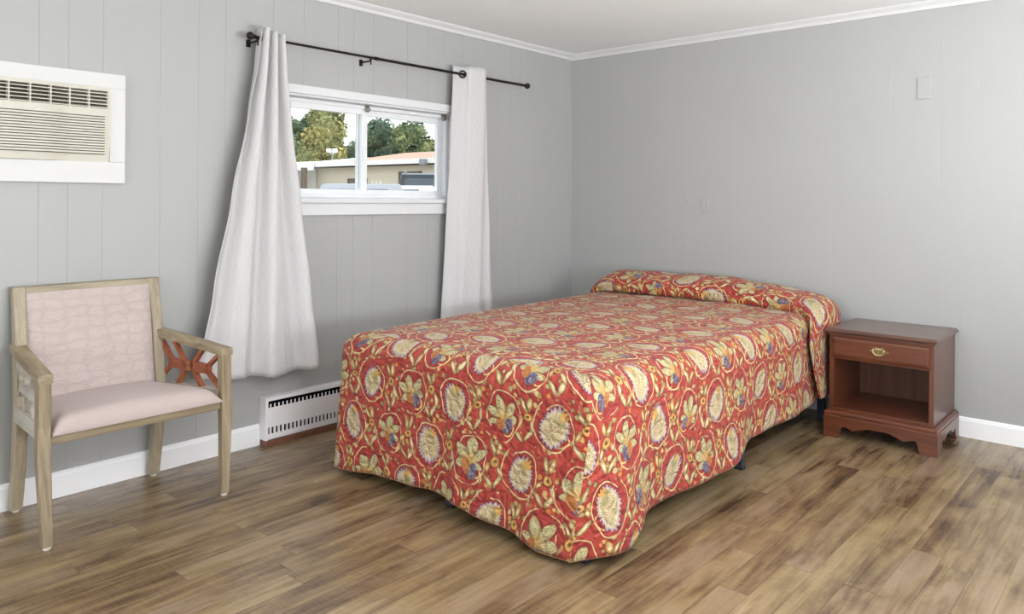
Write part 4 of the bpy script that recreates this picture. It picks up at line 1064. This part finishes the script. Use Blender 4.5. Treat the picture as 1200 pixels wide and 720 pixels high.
def vehicle(root_label, name, cat, pos, ang, paint, L=4.8, Wd=1.9, H=1.85, suv=True):
    root = thing(name, root_label, cat, (pos.x, pos.y, GZ)); M4 = Matrix.Translation((pos.x, pos.y, GZ)) @ Matrix.Rotation(ang, 4, 'Z')
    def T(p): return M4 @ Vector(p)
    def shell(prof, ins=0.0):
        bm = bmesh.new(); secs = []
        for x, z0, z1, w0, w1 in prof:
            secs.append([T((x, -w0, z0)), T((x, w0, z0)), T((x, w0 * 1.0, lerp(z0, z1, .55))), T((x, w1, z1)), T((x, -w1, z1)), T((x, -w0, lerp(z0, z1, .55)))])
        loft(bm, secs); return bm
    h = L / 2; w = Wd / 2; belt = 1.08 if suv else 0.88
    body = [(-h, 0.42, belt - .12, w - .1, w - .14), (-h + .12, 0.30, belt, w - .02, w - .06), (0, 0.28, belt, w, w - .04), (h - 1.0, 0.30, belt - .02, w, w - .06), (h - .25, 0.34, belt - .12, w - .05, w - .12), (h, 0.42, belt - .30, w - .16, w - .22)]
    b = link_mesh('body', shell(body), paint, root, smoothed=True)
    if suv: cab = [(-h + .08, belt - .02, belt, w - .08, w - .1), (-h + .28, belt - .02, H - .06, w - .08, w - .22), (-h + .7, belt - .02, H, w - .08, w - .2), (h - 1.95, belt - .02, H - .02, w - .08, w - .2), (h - 1.75, belt - .02, H - .1, w - .08, w - .22), (h - 1.05, belt - .02, belt, w - .08, w - .1)]
    else: cab = [(-h + .5, belt - .02, belt, w - .08, w - .1), (-h + 1.3, belt - .02, H - .03, w - .08, w - .26), (0, belt - .02, H, w - .08, w - .24), (h - 1.9, belt - .02, H - .06, w - .08, w - .26), (h - 1.05, belt - .02, belt, w - .08, w - .12)]
    link_mesh('cabin', shell(cab), paint, root, smoothed=True)
    x0, x1 = (-h + .45, h - 1.75) if suv else (-h + 1.2, h - 1.75)
    for s in (-1, 1):
        bm = bmesh.new()
        for a, bb in ((x0, lerp(x0, x1, .30)), (lerp(x0, x1, .34), lerp(x0, x1, .66)), (lerp(x0, x1, .70), x1)):
            zt = H - .18; zb = belt + .06
            def yy(z): return s * (lerp(w - .08, w - .21, clamp((z - belt - (H - belt) * .5) / ((H - belt) * .5))) + .012)
            bm.faces.new([bm.verts.new(T(p)) for p in ((a, yy(zb), zb), (bb, yy(zb), zb), (bb, yy(zt), zt), (a + .04, yy(zt), zt))])
        link_mesh('side_window', bm, 'truck_glass', root)
    bm = bmesh.new()
    if suv:
        for s in (-1, 1):
            tube(bm, [T((-h + .7, s * (w - .3), H)), T((-h + .85, s * (w - .3), H + .07)), T((h - 2.1, s * (w - .3), H + .07)), T((h - 1.95, s * (w - .3), H))], 0.02, 6)
        link_mesh('roof_rail', bm, 'metal_grey', root)
    else: bm.free()
    # glass at both ends of the cabin, and tail lamps
    (xa, _, za, wa, _), (xb, _, zb, _, wb) = cab[0], cab[1]; (xc, _, zc, _, wc), (xd, _, zd, wd_, _) = cab[-2], cab[-1]
    for nm, (x0, z0, w0), (x1, z1, w1), o_ in (('rear_window', (xa, za, wa), (xb, zb, wb), -0.02), ('windshield', (xd, zd, wd_), (xc, zc, wc), 0.02)):
        def at_(f, sgn): return T((lerp(x0, x1, f) + o_, sgn * (lerp(w0, w1, f) - .12), lerp(z0, z1, f) + 0.01))
        bm = bmesh.new(); bm.faces.new([bm.verts.new(p) for p in (at_(.12, -1), at_(.12, 1), at_(.88, 1), at_(.88, -1))]); link_mesh(nm, bm, 'truck_glass', root)
    for sgn in (-1, 1):
        bm = bmesh.new(); box(bm, (-h - .03, sgn * (w - .40) - .14, belt - .38), (-h + .05, sgn * (w - .40) + .14, belt - .20), 0.02)
        bmesh.ops.transform(bm, matrix=M4, verts=bm.verts); link_mesh('tail_lamp', bm, 'tail_red', root)
    for sx in (-h + .85, h - .9):
        for s in (-1, 1):
            bm = bmesh.new(); c0 = T((sx, s * (w - .12) , 0.34)); ax = (T((sx, s * w, .34)) - c0)
            lathe(bm, c0 - ax.normalized() * .1, ax, [(0, 0.30), (0.02, 0.34), (0.20, 0.34), (0.22, 0.29), (0.20, 0.20), (0.21, 0.02)], 20); link_mesh('wheel', bm, 'tyre', root, smoothed=True)
    return root
fa = math.atan2(bx.y, bx.x)
vehicle('dark grey vehicle parked outside behind the right window pane', 'car', 'car', at(500, 27.0), math.atan2(FW_.y, FW_.x) + 0.10, 'truck_paint', 4.9, 2.0, 2.27)
vehicle('white car parked outside, its roof just above the sash of the right pane', 'car', 'car', at(478, 21.5), math.atan2(FW_.y, FW_.x) - 0.12, 'white_paint', 4.6, 1.9, 1.79, False)
vehicle('silver grey car seen low in the left window pane', 'car', 'car', at(428, 14.5), math.atan2(FW_.y, FW_.x) + 0.05, 'metal_grey', 4.4, 1.8, 1.69, False)

# trees
def tree(pos, height, rad, leaf, n, seed, name_label, trunk_h=2.2):
    rnd = random.Random(seed); root = thing('tree', name_label, 'tree', (pos.x, pos.y, GZ), 'trees behind the buildings')
    bm = bmesh.new(); top = Vector((pos.x, pos.y, height * 0.75))
    tube(bm, [(pos.x, pos.y, GZ), (pos.x + .1, pos.y, trunk_h), tuple(top)], [0.28, 0.2, 0.05], 8)
    for k in range(6):
        a = rnd.uniform(0, 2 * pi); z = rnd.uniform(trunk_h, height * .65); tube(bm, [(pos.x, pos.y, z), (pos.x + cos(a) * rad * .6, pos.y + sin(a) * rad * .6, z + rad * .5)], [0.1, 0.03], 6)
    link_mesh('trunk', bm, 'bark', root)
    blobs = []
    for k in range(15):
        a = rnd.uniform(0, 2 * pi); rr = rad * sqrt(rnd.random()) * 0.72; z = rnd.uniform(trunk_h * 0.6 + rad * .25, height - rad * .42)
        sh = sqrt(max(0.15, 1 - ((z - height * .5) / (height * .56)) ** 2))
        blobs.append((Vector((pos.x + cos(a) * rr * sh, pos.y + sin(a) * rr * sh, z)), rad * rnd.uniform(.32, .52)))
    verts, faces = [], []
    for k in range(n):
        c, r = rnd.choice(blobs); d = Vector((rnd.gauss(0, 1), rnd.gauss(0, 1), rnd.gauss(0, 1))).normalized()
        p = c + d * r * rnd.uniform(.72, 1.05); s = rnd.uniform(.13, .26)
        nn = (d + Vector((rnd.gauss(0, .5), rnd.gauss(0, .5), rnd.gauss(0, .5)))).normalized(); a, b = frame_at(nn); t = rnd.uniform(0, pi); e, f = a * cos(t) + b * sin(t), b * cos(t) - a * sin(t)
        m = len(verts); verts += [p + e * s, p + f * s * .55, p - e * s, p - f * s * .55]; faces.append((m, m + 1, m + 2, m + 3))
    me = bpy.data.meshes.new('foliage'); L0 = Vector(root.location); me.from_pydata([v - L0 for v in verts], [], faces); me.materials.append(MAT[leaf])
    o = bpy.data.objects.new('foliage', me); COL.objects.link(o); o.parent = root
    bm = bmesh.new()
    for c, r in blobs:
        q = bmesh.ops.create_icosphere(bm, subdivisions=2, radius=r * .72); 
        for v in q['verts']: v.co = v.co * (1 + .12 * rnd.uniform(-1, 1)) + c
    link_mesh('inner_foliage', bm, leaf, root)
tree(at(352, 65), 8.8, 3.0, 'leaf_green', 5200, 1, 'green tree at the left end of the row seen through the left pane')
tree(at(384, 57), 8.8, 2.5, 'leaf_sunlit', 5200, 2, 'tall sunlit yellow-green tree seen in the middle of the left pane')
tree(at(425, 74), 7.4, 2.6, 'leaf_dark', 4200, 3, 'dark green tree behind the middle bar of the window')
tree(at(446, 65), 8.4, 2.7, 'leaf_dark', 5200, 4, 'dark green tree at the left of the right pane')
tree(at(474, 60), 7.5, 2.4, 'leaf_green', 5200, 5, 'green tree in the middle of the right pane')
tree(at(504, 66), 6.6, 2.1, 'leaf_sunlit', 4200, 6, 'lower yellow-green tree at the right of the right pane')
tree(at(338, 74), 10.2, 2.8, 'leaf_green', 3600, 8, 'green tree hidden mostly by the left curtain')

# ------------------------------------------------------------------ light
def lamp(name, typ, loc, rot, energy, color, **kw):
    l = bpy.data.lights.new(name, typ); l.energy = energy; l.color = color
    for k, v in kw.items(): setattr(l, k, v)
    o = bpy.data.objects.new(name, l); COL.objects.link(o); o.location = loc; o.rotation_euler = rot; return o
sd = Vector((0.46, 0.34, 1.05)).normalized()                       # towards the sun
lamp('sun', 'SUN', (0, 0, 30), sd.to_track_quat('Z', 'Y').to_euler(), 2.6, (1.0, 0.93, 0.82), angle=0.01)
# added fill lamps standing in the assumed wide window behind the camera
WSX, WSZ = FW[1] - FW[0] - .14, FW[3] - FW[2] - .14
WC = ((FW[0] + FW[1]) / 2, YF + 0.02, (FW[2] + FW[3]) / 2)
lamp('window_fill', 'AREA', WC, (math.radians(95), 0, 0), 45, (0.84, 0.93, 1.0), shape='RECTANGLE', size=WSX, size_y=WSZ)  # added cool fill lamp facing into the room from the assumed window
lamp('window_ceiling_fill', 'AREA', WC, (math.radians(142), 0, 0), 80, (0.95, 0.985, 1.0), shape='RECTANGLE', size=WSX, size_y=WSZ)  # added fill aimed upward to brighten the ceiling
DSY, DSZ = PD[1] - PD[0] - .16, PD[3] - PD[2] - .16
DC = Vector((XR - 0.01, (PD[0] + PD[1]) / 2, (PD[2] + PD[3]) / 2))
def facing(d): return Vector(d).normalized().to_track_quat('-Z', 'Y').to_euler()
lamp('door_fill', 'AREA', DC, facing((-1, 0, -0.1)), 6, (0.84, 0.93, 1.0), shape='RECTANGLE', size=DSY, size_y=DSZ)  # added fill lamp at the unseen door
lamp('door_ceiling_fill', 'AREA', DC, facing((-1, 0.1, 2.8)), 290, (0.95, 0.985, 1.0), shape='RECTANGLE', size=DSY, size_y=DSZ)  # added lamp aimed up from the unseen door to brighten the ceiling
# assumed flush ceiling lamps, unseen, added for warm light behind the camera
for (x, y) in ((4.0, -3.6), (1.8, -6.4)):
    cl = thing('assumed_ceiling_light', 'assumed unseen round frosted flush ceiling lamp behind the viewer', 'ceiling light', (x, y, CEIL), 'assumed ceiling lamps behind the viewer')
    bm = bmesh.new(); lathe(bm, (x, y, CEIL), (0, 0, -1), [(0, 0.16), (0.02, 0.17), (0.03, 0.16)], 28); link_mesh('pan', bm, 'trim_paint', cl, smoothed=True)
    t = NT('lamp_glass')
    em = t.n('ShaderNodeEmission'); em.inputs[0].default_value = (1, 0.86, 0.7, 1); em.inputs[1].default_value = 3.0; t.link(em.outputs[0], t.out.inputs[0]); MAT['lamp_glass'] = t.m
    bm = bmesh.new(); lathe(bm, (x, y, CEIL - 0.03), (0, 0, -1), [(0, 0.155), (0.02, 0.15), (0.05, 0.12), (0.07, 0.06), (0.075, 0.01)], 28); link_mesh('shade', bm, 'lamp_glass', cl, smoothed=True)
    lamp('assumed_bulb', 'POINT', (x, y, CEIL - 0.22), (0, 0, 0), 12, (1.0, 0.90, 0.78), shadow_soft_size=0.16)  # point lamp added for the assumed ceiling fixture

w = bpy.data.worlds.new('World'); SC.world = w; w.use_nodes = True; nt = w.node_tree; nt.nodes.clear()
o = nt.nodes.new('ShaderNodeOutputWorld'); bg = nt.nodes.new('ShaderNodeBackground'); tc = nt.nodes.new('ShaderNodeTexCoord')
sx = nt.nodes.new('ShaderNodeSeparateXYZ'); nt.links.new(tc.outputs['Generated'], sx.inputs[0])
rp = nt.nodes.new('ShaderNodeValToRGB'); nt.links.new(sx.outputs[2], rp.inputs[0])
e = rp.color_ramp.elements; e[0].position = 0.0; e[0].color = (0.80, 0.87, 0.95, 1); e[1].position = 0.6; e[1].color = (0.42, 0.62, 0.92, 1)
no = nt.nodes.new('ShaderNodeTexNoise'); nt.links.new(tc.outputs['Generated'], no.inputs['Vector']); no.inputs['Scale'].default_value = 2.2; no.inputs['Detail'].default_value = 6
cr_ = nt.nodes.new('ShaderNodeValToRGB'); nt.links.new(no.outputs[0], cr_.inputs[0]); q = cr_.color_ramp.elements; q[0].position = 0.42; q[1].position = 0.62
mx = nt.nodes.new('ShaderNodeMix'); mx.data_type = 'RGBA'; nt.links.new(cr_.outputs[0], mx.inputs[0]); nt.links.new(rp.outputs[0], mx.inputs[6]); mx.inputs[7].default_value = (2.2, 2.2, 2.25, 1)
nt.links.new(mx.outputs[2], bg.inputs[0])
mr = nt.nodes.new('ShaderNodeMapRange'); nt.links.new(sx.outputs[2], mr.inputs[0]); mr.inputs[1].default_value = 0.12; mr.inputs[2].default_value = 0.40; mr.inputs[3].default_value = 1.0; mr.inputs[4].default_value = 1.5
nt.links.new(mr.outputs[0], bg.inputs[1]); nt.links.new(bg.outputs[0], o.inputs[0])

# ------------------------------------------------------------------ camera
cd = bpy.data.cameras.new('Camera'); co = bpy.data.objects.new('Camera', cd); COL.objects.link(co)
roll = 0.00703
r2 = RT_ * cos(roll) + Vector((0, 0, 1)) * sin(roll); u2 = Vector((0, 0, 1)) * cos(roll) - RT_ * sin(roll)
co.matrix_world = Matrix(((r2.x, u2.x, -FW_.x, CAM.x), (r2.y, u2.y, -FW_.y, CAM.y), (r2.z, u2.z, -FW_.z, CAM.z), (0, 0, 0, 1)))
cd.sensor_width = 36.0; cd.sensor_fit = 'HORIZONTAL'; cd.lens = 36.0 * F / 1200.0; cd.shift_y = (234.5 - 360.0) / 1200.0
cd.clip_start = 0.05; cd.clip_end = 400
SC.camera = co
vs = SC.view_settings; vs.view_transform = 'Standard'; vs.look = 'None'; vs.gamma = 1.0; vs.exposure = 0.0; vs.use_curve_mapping = False
SC.cycles.use_denoising = True
